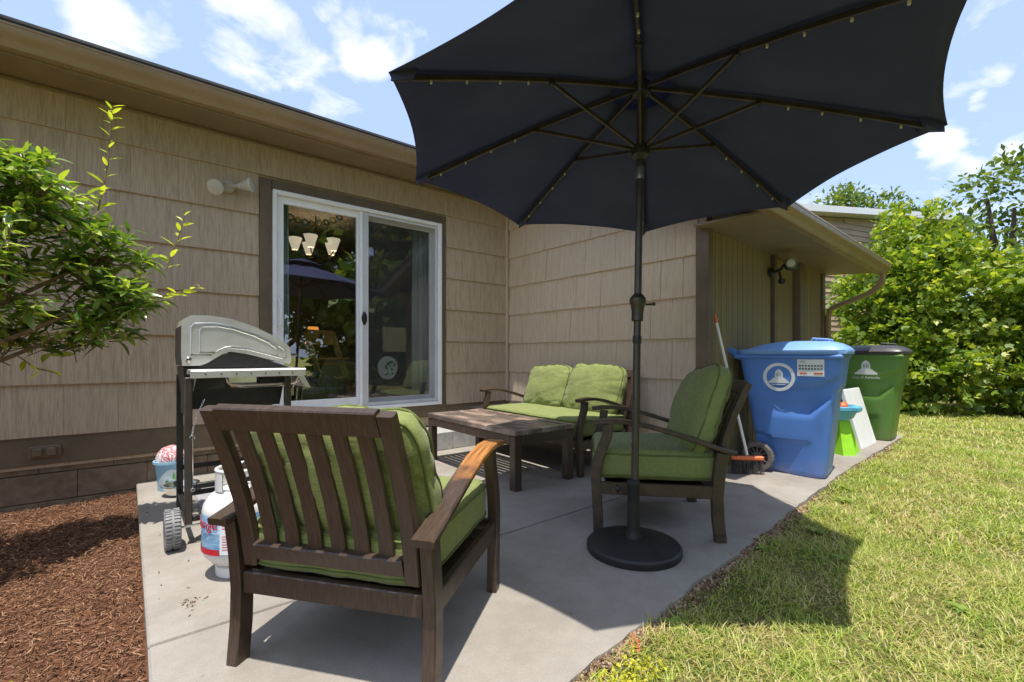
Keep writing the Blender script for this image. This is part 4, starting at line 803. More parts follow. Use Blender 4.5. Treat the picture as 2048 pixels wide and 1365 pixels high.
def wheelie(name, label, loc, body_m, lid_m, seed, rz=0):
    t = thing(name, label, 'bin', loc, rz, 'wheeled bins'); t.scale = (.86, 1, 1); NZ, NA = 46, 96; mb = MB(); vs = []
    Ht = 1.0
    def ss(a, b, x): q = min(1, max(0, (x - a) / (b - a))); return q * q * (3 - 2 * q)
    for i in range(NZ + 1):
        z = Ht * i / NZ; u = z / Ht
        hx = .245 + .06 * u; yf = -(.285 + .10 * u); yb = .205 + .155 * u ** 1.2; r_ = .07
        hx += .012 * ss(.60, .66, u) ; yf -= .02 * ss(.70, .74, u)
        if i <= 1: hx -= .012 * (1 - i); yf += .012 * (1 - i)
        cy_ = (yf + yb) / 2; hy = (yb - yf) / 2
        for j in range(NA):
            q = 2 * PI * (j + .5) / NA; c_, s_ = math.cos(q), math.sin(q); e = .22
            x = hx * math.copysign(abs(c_) ** e, c_); y = cy_ + hy * math.copysign(abs(s_) ** e, s_)
            if abs(c_) > .12:
                sg = math.copysign(1, x); side = min(1, (abs(x) / hx) ** 6)
                # recess behind the front shoulder, wheel arch, raised lower panel
                up = .70 + max(0, (-.05 - y)) * .42; lo = .74 - ss(.02, -.16, y) * .26 if y > -.16 else .48 + (-.16 - y) * 1.0
                if y < .04: x -= sg * side * .045 * ss(0, .03, up - z) * ss(-.02, .05, z - lo) * ss(.06, -.02, y)
                dw = math.hypot(y - .205, z - .125); x -= sg * side * .075 * ss(.215, .185, dw)
                pn = ss(.68, .64, z) * ss(.12, .09, y) * ss(-.12, -.085, y); x += sg * side * .012 * pn
            vs.append((x, y, z))
    fs = [(i * NA + j, i * NA + (j + 1) % NA, (i + 1) * NA + (j + 1) % NA, (i + 1) * NA + j) for i in range(NZ) for j in range(NA)] + [tuple(range(NA))[::-1]]
    b_ = mb.add(vs, fs).build('body', body_m, t, True, 40)
    MB().box((0, -.01, .985), (.67, .79, .035), .012).build('rim', body_m, t)
    # lid: domed, with a raised centre and a lip
    lv = []; prof = [(.34, .405, 1.003), (.345, .41, 1.01), (.345, .41, 1.038), (.338, .405, 1.046), (.31, .38, 1.07), (.27, .33, 1.098), (.22, .27, 1.11), (.10, .12, 1.116), (.002, .002, 1.117)]
    for (hx, hy, z) in prof:
        for j in range(64):
            q = 2 * PI * (j + .5) / 64; c_, s_ = math.cos(q), math.sin(q); e = .3
            yy = -.03 + hy * math.copysign(abs(s_) ** e, s_); lv.append((hx * math.copysign(abs(c_) ** e, c_), yy, z - (.05 * ss(.0, .36, yy) if z > 1.06 else 0)))
    lid = MB().add(lv, [(i * 64 + j, i * 64 + (j + 1) % 64, (i + 1) * 64 + (j + 1) % 64, (i + 1) * 64 + j) for i in range(len(prof) - 1) for j in range(64)] + [tuple(range(64))[::-1]]).build('lid', lid_m, t, True, 40)
    for s_ in (-1, 1):
        MB().sweep([(s_ * .12, -.30, 1.096), (s_ * .12, -.29, 1.125), (s_ * .12, -.18, 1.135), (s_ * .12, -.17, 1.105)], .03, .014, (1, 0, 0), .004).build('lid_grip', lid_m, lid)
        MB().sweep([(s_ * .26, .33, .965), (s_ * .26, .40, 1.03), (s_ * .26, .455, 1.052)], .03, .045, (1, 0, 0), .005).build('handle_bracket', body_m, t)
        wt = Matrix.Translation((s_ * .255, .205, .125)) @ Matrix.Rotation(PI / 2, 4, 'Y')
        w = MB().lathe([(.085, -.032), (.115, -.034), (.125, -.024), (.125, .024), (.115, .034), (.085, .032)], 40, wt, False).build('wheel', 'wheel_gray', t)
        MB().lathe([(.001, -.012), (.088, -.012), (.088, .012), (.001, .012)], 32, wt).build('disc', 'black_plastic', w)
        MB().lathe([(.001, -.036), (.03, -.036), (.036, -.028), (.036, .028), (.03, .036), (.001, .036)], 20, wt).build('hub', 'wheel_gray', w)
        for k in range(12): MB().box((.06, 0, 0), (.06, .009, .044), .002, wt @ Rz(k * PI / 6)).build('spoke', 'wheel_gray', w)
        for k in range(30): MB().box((.1245, 0, 0), (.007, .011, .05), .001, wt @ Rz(k * 2 * PI / 30)).build('tread', 'wheel_gray', w)
    MB().tube([(-.29, .46, 1.055), (.29, .46, 1.055)], .016, 12).build('handle', body_m, t)
    return t
bb = wheelie('wheeled_bin', 'blue recycling bin with round white emblem and sticker', (4.43, 1.55, 0), 'bin_blue', 'bin_lid_blue', 1, math.radians(9))
gb = wheelie('wheeled_bin', 'green refuse bin with black lid and white lettering, beside the hedge', (6.93, 1.60, 0), 'bin_green', 'bin_lid_black', 2, math.radians(3))
def sideM(y, z, x): return Tr(x, y, z) @ Matrix(((0, 0, -1, 0), (-1, 0, 0, 0), (0, 1, 0, 0), (0, 0, 0, 1)))
def onside(z): return -(.245 + .06 * z + .012 + .0045)
lean = Matrix.Rotation(math.radians(3.6), 4, 'X')
emblem(bb, sideM(.035, .815, onside(.815) + .001) @ lean, 'white_sticker', True)
stk = MB().box((0, 0, .0006), (.185, .135, .0012), 0, sideM(-.19, .895, onside(.895) - .0005) @ lean).build('sticker', 'white_sticker', bb, False)
SM = sideM(-.19, .895, onside(.895) - .002) @ lean
lettering('YES!', .024, SM @ Tr(-.055, .042, .0), 'ink_green', stk)
for r_ in range(2):
    for k in range(8): MB().box((-.073 + .021 * k, .016 - .024 * r_, .0008), (.014, .014, .001), 0, SM).build('pictogram', 'ink_green', stk, False)
MB().box((-.05, -.043, .0008), (.05, .012, .001), 0, SM).build('red_print', 'orange_plastic', stk, False); MB().box((.052, -.043, .0008), (.06, .012, .001), 0, SM).build('red_print', 'orange_plastic', stk, False)
GM = sideM(-.06, .84, onside(.84) + .0005) @ lean
emblem(gb, GM @ Matrix.Scale(1.45, 4), 'white_sticker', False); lettering('City of Asheville', .040, GM @ Tr(0, -.12, 0), 'white_sticker', gb)
# broom
br = thing('broom', 'white handled broom with orange head and grey bristles against the garage', 'broom', (3.98, 1.72, 0))
MB().tube([(0, 0, .16), (-.155, .185, 1.27)], .0115, 10).build('handle', 'white_plain', br); MB().tube([(-.155, .185, 1.27), (-.158, .188, 1.30), (-.164, .195, 1.345)], [.013, .013, .006], 10).build('handle_tip', 'orange_plastic', br)
MB().box((0, 0, .135), (.04, .26, .035), .01, Rz(.75)).build('head', 'orange_plastic', br)
nb = 500; p = np.stack([RNG.uniform(-.02, .02, nb), RNG.uniform(-.125, .125, nb), np.full(nb, .12)], -1); dd = np.stack([p[:, 0] * 2 + RNG.normal(size=nb) * .08, p[:, 1] * .8 + RNG.normal(size=nb) * .08, np.full(nb, -1.)], -1)
V, Fq = scatter([(-.0012, 0, 0), (.0012, 0, 0), (.0006, 1, 0), (-.0006, 1, 0)], [(0, 1, 2, 3)], frames(dd, RNG.normal(size=(nb, 3)), np.ones(nb)) * np.array([1, .118, 1]), p)
R_ = np.array(Rz(.75).to_3x3()); fast_mesh('bristles', V @ R_.T, Fq, 'brush_bristle', br)['kind'] = 'stuff'
# toy water table
tw = thing('toy_water_table', 'blue plastic toy basin on bright green legs between the bins', 'toy', (5.62, 1.56, 0))
MB().lathe([(.001, .30), (.10, .31), (.17, .36), (.205, .44), (.225, .445), (.225, .475), (.205, .48), (.19, .46), (.16, .38), (.001, .33)], 32).build('basin', 'toy_blue', tw); MB().box((-.02, -.2, .455), (.12, .08, .06), .015).build('spout', 'toy_blue', tw)
for q in (-2.2, -.75, .8, 2.3):
    M = Rz(q); MB().add([M @ Vector(v_) for v_ in ((.07, -.055, .34), (.07, .055, .34), (.13, .045, .34), (.13, -.045, .34), (.12, -.085, 0), (.12, .085, 0), (.22, .07, 0), (.22, -.07, 0))], [(0, 1, 2, 3), (4, 7, 6, 5), (0, 4, 5, 1), (1, 5, 6, 2), (2, 6, 7, 3), (3, 7, 4, 0)]).build('leg', 'toy_green', tw, False)
tag(blob((.06, .04, .05), 12, 16, lambda p: 1 + .3 * mno.noise(p * 3), Tr(5.57, 1.46, .47)).build('toy_figure', 'orange_plastic'), 'small orange toy lying in the blue basin', 'toy')
# white panel leaning
wp = thing('white_panel', 'scuffed white plastic panel leaning in front of the green bin', 'panel', (6.27, 1.39, 0))
M = Matrix.Rotation(-.26, 4, 'X'); MB().box((0, .035, .32), (.56, .06, .66), .014, M).build('slab', 'white_plain', wp); MB().box((-.2, .078, .32), (.05, .025, .54), .006, M).build('rib', 'black_metal', wp); MB().tube([M @ Vector(v_) for v_ in ((-.19, .09, .64), (-.19, .1, .68), (-.14, .1, .69), (-.13, .09, .64))], .006, 8).build('catch', 'silver_gray', wp)

# ------------------------------------------------------------------ grill
g = thing('gas_grill', 'stainless gas grill on a black cart with open side shelf', 'grill', (.48, 3.25, 0))
def gp(mb, name, mat, parent=None, smooth=True, angle=35):
    mb.v = [(x - .48, y - 3.25, z) for x, y, z in mb.v]; return mb.build(name, mat, parent or g, smooth, angle)
YN, YF = 2.97, 3.52
for (x, y, z0, m_) in ((.235, YN, .10, 'dark_bronze'), (.235, YF, .04, 'black_metal'), (.72, YN, .04, 'dark_bronze'), (.72, YF, .04, 'black_metal')): gp(MB().box((x, y, (z0 + .88) / 2), (.034, .034, .88 - z0), .004), 'leg', m_)
for y in (YN, YF): gp(MB().box((.4775, y, .30), (.45, .025, .03), .003), 'cross_bar', 'black_metal'); gp(MB().box((.4775, y, .13), (.45, .022, .03), .003), 'cross_bar', 'black_metal')
for x in (.235, .72): gp(MB().box((x, 3.245, .14), (.022, .515, .03), .003), 'side_bar', 'black_metal')
gp(MB().box((.24, 3.245, .76), (.012, .51, .22), .003), 'back_panel', 'black_metal')
for x in (.165, .80):
    wt = Tr(x, YN - .02, .1) @ Matrix.Rotation(PI / 2, 4, 'Y'); w = gp(MB().lathe([(.05, -.03), (.09, -.034), (.098, -.026), (.098, .026), (.09, .034), (.05, .03)], 40, wt, False), 'wheel', 'grill_wheel')
    gp(MB().lathe([(.001, -.02), (.055, -.02), (.055, .02), (.001, .02)], 24, wt), 'hub', 'grill_wheel', w)
    for k in range(34):
        for s_ in (-1, 1): gp(MB().box((.099, 0, s_ * .018), (.008, .0095, .026), .001, wt @ Rz(k * 2 * PI / 34)), 'tread', 'grill_wheel', w)
gp(MB().tube([(.13, YN - .02, .1), (.85, YN - .02, .1)], .006, 8), 'axle', 'chrome')
# firebox, control panel, lid
fb = MB().add([(.24, 3.07, .70), (.70, 3.07, .70), (.74, 3.07, .93), (.22, 3.07, .93), (.24, 3.52, .70), (.70, 3.52, .70), (.74, 3.52, .93), (.22, 3.52, .93)], [(0, 1, 2, 3), (4, 7, 6, 5), (0, 4, 5, 1), (1, 5, 6, 2), (2, 6, 7, 3), (3, 7, 4, 0)])
gp(fb, 'firebox', 'black_metal', None, False); gp(MB().prism([(.29, .93), (.40, 1.0), (.44, 1.012), (.52, 1.0), (.70, .945), (.73, .93)], .012, Matrix(((1, 0, 0, 0), (0, 0, 1, 3.058), (0, 1, 0, 0), (0, 0, 0, 1)))), 'end_bracket', 'black_metal', None, False)
lidp = [(.215, .94), (.21, 1.0), (.212, 1.16), (.222, 1.195), (.25, 1.215), (.34, 1.218), (.44, 1.205), (.56, 1.165), (.66, 1.115), (.735, 1.065), (.755, 1.04), (.76, .955), (.75, .945), (.70, .955), (.52, 1.005), (.44, 1.018), (.40, 1.006), (.33, .955), (.29, .94)]
XZ = lambda y: Matrix(((1, 0, 0, 0), (0, 0, 1, y), (0, 1, 0, 0), (0, 0, 0, 1)))
def shell(poly, y0, y1, name, mat, par=None): return fix_normals(gp(MB().prism(poly, y1 - y0, XZ(y0)), name, mat, par, True, 40))
lid = shell(lidp, 3.045, 3.075, 'lid_end', 'stainless'); shell(lidp, 3.50, 3.53, 'lid_end', 'stainless')
top = [p_ for p_ in lidp[:12]]; 
def skin(poly, y0, y1, th=.008):
    vs = [(x, y, z) for y in (y0, y1) for x, z in poly] + [(.48 + (x - .48) * .97, y, 1.0 + (z - 1.0) * .95) for y in (y0, y1) for x, z in poly]; n_ = len(poly)
    fs = [(i, i + 1, n_ + i + 1, n_ + i) for i in range(n_ - 1)] + [(2 * n_ + i, 3 * n_ + i, 3 * n_ + i + 1, 2 * n_ + i + 1) for i in range(n_ - 1)]
    return MB().add(vs, fs)
gp(skin([(x, z) for x, z in lidp[:3]], 3.075, 3.50), 'lid_back', 'black_metal', lid); gp(skin(lidp[2:12], 3.075, 3.50), 'lid_skin', 'stainless', lid)
for k in range(4): gp(MB().box((.205, 3.13 + .105 * k, 1.10), (.008, .07, .1), .002), 'vent_plate', 'chrome', lid) if False else None
def embl(off, name):   # pressed outline on the lid end
    pts = [(.252, 1.0), (.252, 1.15), (.27, 1.172), (.36, 1.176), (.45, 1.16), (.57, 1.12), (.66, 1.075), (.722, 1.03), (.728, .985), (.715, .978), (.53, 1.03), (.44, 1.04), (.39, 1.03), (.35, .998)]
    c = Vector((.48, 1.08)); P = [(c.x + (x - c.x) * off, 3.044, c.y + (z - c.y) * off) for x, z in pts]
    gp(MB().tube(P, .0042, 6, closed=True), name, 'chrome', lid)
embl(1.0, 'pressed_line'); embl(.82, 'pressed_line')
gp(MB().lathe([(.001, .008), (.011, .006), (.016, 0)], 16, Tr(.242, 3.045, .972) @ Matrix.Rotation(PI / 2, 4, 'X')), 'hinge_bolt', 'chrome', lid)
gp(MB().tube([(.76, 3.10, 1.0), (.80, 3.10, 1.0), (.80, 3.47, 1.0), (.76, 3.47, 1.0)], .011, 10), 'lid_handle', 'chrome', lid)
gp(MB().add([(.74, 3.0, .93), (.80, 3.0, .915), (.86, 3.0, .80), (.835, 3.0, .80), (.74, 3.53, .93), (.80, 3.53, .915), (.86, 3.53, .80), (.835, 3.53, .80)], [(0, 1, 2, 3), (4, 7, 6, 5), (0, 4, 5, 1), (1, 5, 6, 2), (2, 6, 7, 3), (3, 7, 4, 0)]), 'control_panel', 'stainless', None, False)
for y in (3.12, 3.27, 3.42): gp(MB().lathe([(.022, 0), (.026, .004), (.02, .024), (.001, .026)], 16, Tr(.835, y, .862) @ Vector((.9, 0, .45)).to_track_quat('Z', 'Y').to_matrix().to_4x4()), 'knob', 'black_plastic')
# side shelf with pressed lip
shf = gp(MB().box((.515, 2.955, .915), (.56, .19, .012), .003).box((.515, 2.862, .898), (.56, .008, .038), .002).box((.515, 3.046, .902), (.56, .006, .02), .002), 'side_shelf', 'stainless')
for k in range(7): gp(MB().lathe([(.004, 0), (.004, .002)], 8, Tr(.30 + .07 * k, 2.857, .898) @ Matrix.Rotation(PI / 2, 4, 'X')), 'rivet', 'ink_black', shf)
for x in (.26, .77): gp(MB().add([(x, 2.87, .905), (x, 3.06, .905), (x, 3.06, .80), (x + .006, 2.87, .905), (x + .006, 3.06, .905), (x + .006, 3.06, .80)], [(0, 1, 2), (3, 5, 4), (0, 3, 4, 1), (1, 4, 5, 2), (2, 5, 3, 0)]), 'shelf_bracket', 'stainless', None, False)
gp(MB().tube([(.42, 3.06, .87), (.42, 3.03, .845), (.44, 3.02, .825), (.50, 3.01, .82), (.68, 3.0, .822), (.76, 3.0, .835), (.80, 3.02, .85)], .011, 10), 'gas_pipe', 'chrome'); gp(MB().tube([(.735, 3.0, .82), (.735, 2.99, .72), (.72, 3.0, .6), (.62, 2.8, .5), (.46, 2.58, .50), (.40, 2.49, .47)], .008, 8), 'gas_hose', 'black_plastic')
gp(MB().box((.50, 3.06, .855), (.16, .02, .05), .012), 'side_burner', 'chrome'); gp(MB().box((.62, 3.05, .845), (.07, .05, .04), .01), 'valve', 'black_metal')
# lighter chain
chn = [(.305, 2.95, .76), (.28, 2.94, .70), (.255, 2.935, .62), (.25, 2.935, .58)]; cp = MB()
for k in range(26):
    t = k / 25 * 3; i_ = min(2, int(t)); p = Vector(chn[i_]).lerp(Vector(chn[i_ + 1]), t - i_); cp.tube([p + Vector(((.004 if k % 2 else 0) * math.cos(q), (0 if k % 2 else .004) * math.cos(q), .0055 * math.sin(q))) for q in np.linspace(0, 2 * PI, 8)[:-1]], .0012, 4, closed=True)
gp(cp, 'lighter_chain', 'chrome')
gp(MB().tube([(.25, 2.935, .575), (.252, 2.932, .30)], .0025, 6).tube([(.252 + .009 * math.cos(q), 2.932, .29 + .009 * math.sin(q)) for q in np.linspace(0, 2 * PI, 10)[:-1]], .0022, 5, closed=True).tube([(.25 + .011 * math.cos(q), 2.935, .565 + .011 * math.sin(q)) for q in np.linspace(0, 2 * PI, 10)[:-1]], .0022, 5, closed=True), 'match_holder', 'chrome')
# propane tank
tk = thing('propane_tank', 'white propane tank with blue and red wrap label behind the near armchair', 'gas tank', (.40, 2.47, 0))
MB().lathe([(.10, 0), (.104, .004), (.104, .045), (.09, .05)], 36, None, False).build('foot_ring', 'tank_white', tk)
MB().lathe([(.001, .04), (.07, .045), (.12, .065), (.148, .10), (.155, .13), (.155, .215), (.1565, .222), (.155, .229), (.155, .30), (.15, .325), (.125, .362), (.085, .385), (.03, .392), (.001, .392)], 48).build('body', 'tank_white', tk)
lb = MB().lathe([(.1562, .125), (.1568, .218), (.158, .2225), (.1568, .227), (.1562, .295)], 48, None, False).build('label_wrap', 'tank_label', tk)
def arc(r, z0, z1, a0, a1, name, mat, n=14):
    vs = [(r * math.cos(a_), r * math.sin(a_), z) for z in (z0, z1) for a_ in np.linspace(a0, a1, n)]; o_ = MB().add(vs, [(i, i + 1, n + i + 1, n + i) for i in range(n - 1)]).build(name, mat, lb); return o_
va = math.atan2(-2.47, -.40)
arc(.1590, .126, .152, va - 2.4, va - .56, 'red_band', 'red_paint'); arc(.1592, .13, .29, va - .54, va + .30, 'text_panel', 'white_sticker')
for k in range(11): arc(.1597, .150 + .0115 * k, .1535 + .0115 * k, va - .48, va + random.uniform(.0, .2), 'text_line', 'red_paint', 8) if abs(.15 + .0115 * k - .2225) > .008 else None
def wrapf(z, a0):
    def f(c): a_ = a0 + c.x / .1598; return Vector(((.1598 + c.z) * math.cos(a_), (.1598 + c.z) * math.sin(a_), z + c.y))
    return f
lettering('change', .062, None, 'red_paint', lb, 'RIGHT', wrapf(.238, va - .60))
for (a0, a1) in ((.35, 2.3), (3.5, 5.5)):
    vs = []; nn = 18
    for z in (.385, .43, .455, .475):
        for r_ in (.105, .1):
            for i in range(nn): a_ = a0 + (a1 - a0) * i / (nn - 1) + va; vs.append((r_ * math.cos(a_), r_ * math.sin(a_), z))
    MB().add(vs, [(k * 2 * nn + i, k * 2 * nn + i + 1, (k + 1) * 2 * nn + i + 1, (k + 1) * 2 * nn + i) for k in range(3) for i in range(nn - 1)] + [(k * 2 * nn + nn + i, (k + 1) * 2 * nn + nn + i, (k + 1) * 2 * nn + nn + i + 1, k * 2 * nn + nn + i + 1) for k in range(3) for i in range(nn - 1)]).build('collar', 'tank_white', tk)
MB().tube([(.1 * math.cos(a_), .1 * math.sin(a_), .475) for a_ in np.linspace(0, 2 * PI, 40)[:-1]], .0075, 8, closed=True).build('collar_rim', 'tank_white', tk)
MB().lathe([(.02, .39), (.02, .43), (.03, .43), (.03, .455), (.001, .46)], 12).build('valve', 'chrome', tk)
# pail, bowl, mat, fire pit behind loveseat
pa = thing('sand_pail', 'blue toy pail with dinosaur print near the house wall', 'pail', (.235, 4.27, 0))
MB().lathe([(.001, 0), (.078, 0), (.10, .20), (.112, .20), (.112, .218), (.1, .218), (.096, .2), (.001, .19)], 36).build('tub', 'pail_blue', pa)
def pband(r0, r1, z0, z1, a0, a1, name, mat, fn=None):
    n = 16; P = MB(); P.add([((r0 if z == 0 else r1) * math.cos(a_), (r0 if z == 0 else r1) * math.sin(a_), (z0 if z == 0 else (fn(i / (n - 1)) if fn else z1))) for z in (0, 1) for i, a_ in enumerate(np.linspace(a0, a1, n))], [(i, i + 1, n + i + 1, n + i) for i in range(n - 1)]); return P.build(name, mat, pa)
pv = math.atan2(-4.27, -.235)
pband(.0815, .0975, .03, .15, pv - .9, pv + .9, 'print_panel', 'pail_light', lambda t: .08 + .085 * math.sin(PI * t)); pband(.083, .0955, .035, .09, pv - .1, pv + .9, 'print_hills', 'pail_pink', lambda t: .06 + .04 * t)
pband(.0835, .0925, .036, .07, pv - .55, pv - .05, 'print_dinosaur', 'pail_green', lambda t: .036 + .05 * math.sin(PI * t)); pband(.0955, .1, .09, .13, pv + .05, pv + .25, 'print_fern', 'pail_green', lambda t: .09 + .05 * math.sin(PI * t))
tag(blob((.095, .095, .10), 20, 28, lambda p: 1 + .05 * mno.noise(p * 3), Tr(.235, 4.27, .225)).build('beach_ball', 'star_print'), 'red and white star print ball sitting in the toy pail', 'ball')
tag(MB().lathe([(.001, .003), (.075, .003), (.085, .01), (.1, .07), (.118, .072), (.118, .076), (.098, .076), (.08, .014), (.001, .008)], 40, Tr(.275, 4.07, 0)).build('metal_bowl', 'chrome'), 'shallow stainless pet bowl on the slab by the pail', 'bowl')
tag(MB().box((.66, 3.84, .008), (.62, .5, .014), .006).build('grill_mat', 'mat_gray'), 'flat grey mat on the slab behind the grill', 'mat')
fp = thing('fire_pit', 'low metal fire pit with rounded lid between loveseat and door wall', 'fire pit', (3.33, 4.29, 0))
MB().box((0, 0, .20), (.62, .40, .22), .05).build('body', 'black_metal', fp); MB().box((0, 0, .335), (.70, .46, .04), .018).build('rim', 'silver_gray', fp); MB().box((0, 0, .375), (.60, .38, .045), .02).build('lid', 'black_metal', fp)
for sx in (-1, 1):
    for sy in (-1, 1): MB().tube([(sx * .26, sy * .15, .12), (sx * .29, sy * .17, 0)], .014, 8).build('leg', 'black_metal', fp)

# ------------------------------------------------------------------ plants
def leaf_cloud(pos, dirs, size, tmpl, mat, name, parent, roll=.6, up=(0, 0, 1.)):
    n_ = len(pos); V, Fq = scatter(tmpl[0], tmpl[1], frames(dirs, np.tile(up, (n_, 1)) + RNG.normal(size=(n_, 3)) * .15, size, RNG.normal(size=n_) * roll), pos); o_ = fast_mesh(name, V, Fq, mat, parent); o_['kind'] = 'stuff'; return o_
# near shrub: stems out of frame on the left, sprays of glossy leaves
shb = thing('shrub', 'glossy green leafy shrub growing from the mulch bed at left', 'shrub', (-1.25, 3.35, -.1))
so_ = np.array([-1.25, 3.35, -.1]); LT = leaf_template(4, .155, .045, .16); lpos = []; ldir = []; lsz = []; ypos = []; ydir = []; ysz = []
blobs = [((-.62, 3.45, 1.93), (.32, .30, .34)), ((-.38, 3.42, 1.84), (.27, .26, .27)), ((-.12, 3.45, 1.55), (.26, .22, .24)), ((-.48, 3.35, 1.42), (.34, .28, .28)), ((-.02, 3.42, 1.36), (.20, .2, .16)), ((-.16, 3.48, 1.18), (.22, .2, .2)), ((-1.0, 3.5, 1.6), (.4, .4, .5)), ((-.80, 3.15, 1.75), (.3, .3, .35)), ((-1.5, 3.4, 1.6), (.4, .4, .5)), ((-.45, 3.5, 1.12), (.22, .2, .14))]
stem = MB()
for s_ in range(9):
    c_, r_ = blobs[s_ % len(blobs)]; b0 = Vector((-1.25 + random.uniform(-.1, .1), 3.35 + random.uniform(-.08, .08), -.1)); p3 = Vector(c_); mid = b0.lerp(p3, .5) + Vector((-.15, 0, .25))
    stem.tube([b0, b0.lerp(mid, .5) + Vector((-.03, 0, .06)), mid, mid.lerp(p3, .6), p3], [.022, .018, .014, .010, .006], 7)
for (c_, r_), cnt in zip(blobs, (50, 42, 44, 46, 24, 28, 50, 36, 26, 20)):
    c_ = np.array(c_); r_ = np.array(r_)
    for k in range(cnt):
        q = RNG.normal(size=3); q /= np.linalg.norm(q); rad = RNG.random() ** .4; tip = c_ + q * r_ * rad
        dr = q * np.array([1, 1, .6]) + np.array([.35, -.15, .45]) + RNG.normal(size=3) * .25; dr /= np.linalg.norm(dr); ln = RNG.uniform(.12, .22); st0 = tip - dr * ln
        stem.tube([Vector(st0), Vector(st0 + dr * ln * .5 + [0, 0, -.01]), Vector(tip)], [.003, .0025, .0015], 5)
        if k % 3 == 0: stem.tube([Vector(c_), Vector((c_ + st0) / 2 + [0, 0, -.02]), Vector(st0)], [.006, .005, .003], 5)
        m_ = RNG.integers(8, 12); az0 = RNG.random() * 6.28; a_ = np.cross(dr, [0, 0, 1.]); a_ /= np.linalg.norm(a_) + 1e-6; b_ = np.cross(dr, a_)
        for i in range(m_):
            t = .25 + .75 * (i + 1) / m_; az = az0 + i * 2.4; o_ = a_ * math.cos(az) + b_ * math.sin(az); op = .95 - .55 * t
            lpos.append(st0 + dr * ln * t); ldir.append((dr * (1 - op * .6) + o_ * (.35 + op)) * np.array([1, 1, .55]) + np.array([0, -.05, -.1])); lsz.append(RNG.uniform(.075, .125) * (1.1 - .25 * t))
def sprig(pts, cnt):
    P = [Vector(p) for p in pts]; stem.tube(P, [.004] * (len(P) - 1) + [.0015], 5)
    for i in range(cnt):
        t = (i + .5) / cnt * (len(P) - 1); k = min(len(P) - 2, int(t)); p = P[k].lerp(P[k + 1], t - k); d_ = (P[k + 1] - P[k]).normalized(); o_ = Vector((math.cos(i * 2.4), math.sin(i * 2.4), 0))
        ypos.append(p); ydir.append(d_ * .6 + o_ * .8); ysz.append(random.uniform(.06, .10) * (1.15 - .5 * i / cnt))
sprig([(-.14, 3.43, 1.80), (-.10, 3.43, 2.05), (-.085, 3.43, 2.3), (-.08, 3.43, 2.40)], 22); sprig([(.16, 3.42, 1.50), (.215, 3.42, 1.68), (.255, 3.42, 1.86)], 11); sprig([(.10, 3.42, 1.33), (.22, 3.4, 1.37), (.34, 3.38, 1.42)], 10); sprig([(-.45, 3.42, 1.0), (-.38, 3.42, .93), (-.30, 3.42, .90)], 7)
stem.v = [tuple(np.array(v_) - so_) for v_ in stem.v]; stem.build('stems', 'twig', shb)
lpos = np.array(lpos) - so_; ldir = np.array(ldir); lsz = np.array(lsz)
near_i = np.argsort(-(lsz * 4 - np.abs(lpos[:, 1] - .0) + (lpos[:, 0] > .25) * .6))[:230]; mask = np.ones(len(lpos), bool); mask[near_i] = False
leaf_cloud(lpos[mask], ldir[mask], lsz[mask], LT, 'shrub_leaf', 'foliage', shb, .38)
lm = bpy.data.meshes.new('leaf'); lm.from_pydata([tuple(v_) for v_ in LT[0]], [], LT[1]); lm.materials.append(MATS['shrub_leaf'])
FR = frames(ldir[near_i], np.tile([0, 0, 1.], (len(near_i), 1)), lsz[near_i], RNG.normal(size=len(near_i)) * .38)
for k, i in enumerate(near_i):
    o_ = bpy.data.objects.new('leaf', lm); COL.objects.link(o_); o_.parent = shb; m4 = Matrix([list(FR[k][r]) + [lpos[i][r]] for r in range(3)] + [[0, 0, 0, 1]]); o_.matrix_local = m4
ym = bpy.data.meshes.new('young_leaf'); ym.from_pydata([tuple(v_) for v_ in LT[0]], [], LT[1]); ym.materials.append(MATS['young_leaf'])
FR = frames(np.array([list(v_) for v_ in ydir]), np.tile([0, 0, 1.], (len(ypos), 1)), np.array(ysz), RNG.normal(size=len(ypos)) * .4)
for k, p in enumerate(ypos):
    o_ = bpy.data.objects.new('young_leaf', ym); COL.objects.link(o_); o_.parent = shb; p = np.array(p) - so_; o_.matrix_local = Matrix([list(FR[k][r]) + [p[r]] for r in range(3)] + [[0, 0, 0, 1]])
# maple-like leaf
ML = ([(0, 0, 0), (.32, .12, .02), (.5, .5, -.03), (.2, .55, .02), (0, 1.0, -.08), (-.2, .55, .02), (-.5, .5, -.03), (-.32, .12, .02)], [(0, 1, 2, 3), (0, 3, 4, 5), (0, 5, 6, 7)])
def crown(center, blobs_, nleaf, size, mat, parent, tmpl, clump=26, spread=.16, out=1.0):
    P = []; D = []; c0 = np.array(center); vol = np.array([b[1][0] * b[1][1] * b[1][2] for b in blobs_]) ** .67; vol = vol / vol.sum()
    for (bc, br_), fr_ in zip(blobs_, vol):
        m_ = max(1, int(nleaf * fr_ / clump)); q = RNG.normal(size=(m_, 3)); q /= np.linalg.norm(q, axis=1, keepdims=True); rad = RNG.random(m_) ** .33; rad = .45 + .6 * rad
        cc = np.array(bc) + q * np.array(br_) * rad[:, None]
        k = cc[:, None, :] + RNG.normal(size=(m_, clump, 3)) * np.array([spread, spread, spread * .55]); P.append(k.reshape(-1, 3)); D.append((np.repeat(q, clump, 0) * out + RNG.normal(size=(m_ * clump, 3)) * .7 + [0, 0, -.15]))
    P = np.concatenate(P); D = np.concatenate(D); keep = P[:, 2] > .02; P, D = P[keep], D[keep]
    return leaf_cloud(P - c0, D, RNG.uniform(.5, 1.6, len(P)) * size, tmpl, mat, 'crown', parent, .9)
def trunk(parent, pts, r0, mat='bark'):
    mb = MB()
    for path in pts: n_ = len(path); mb.tube(path, [r0 * (1 - .8 * i / (n_ - 1)) for i in range(n_)], 8)
    return mb.build('trunk', mat, parent)
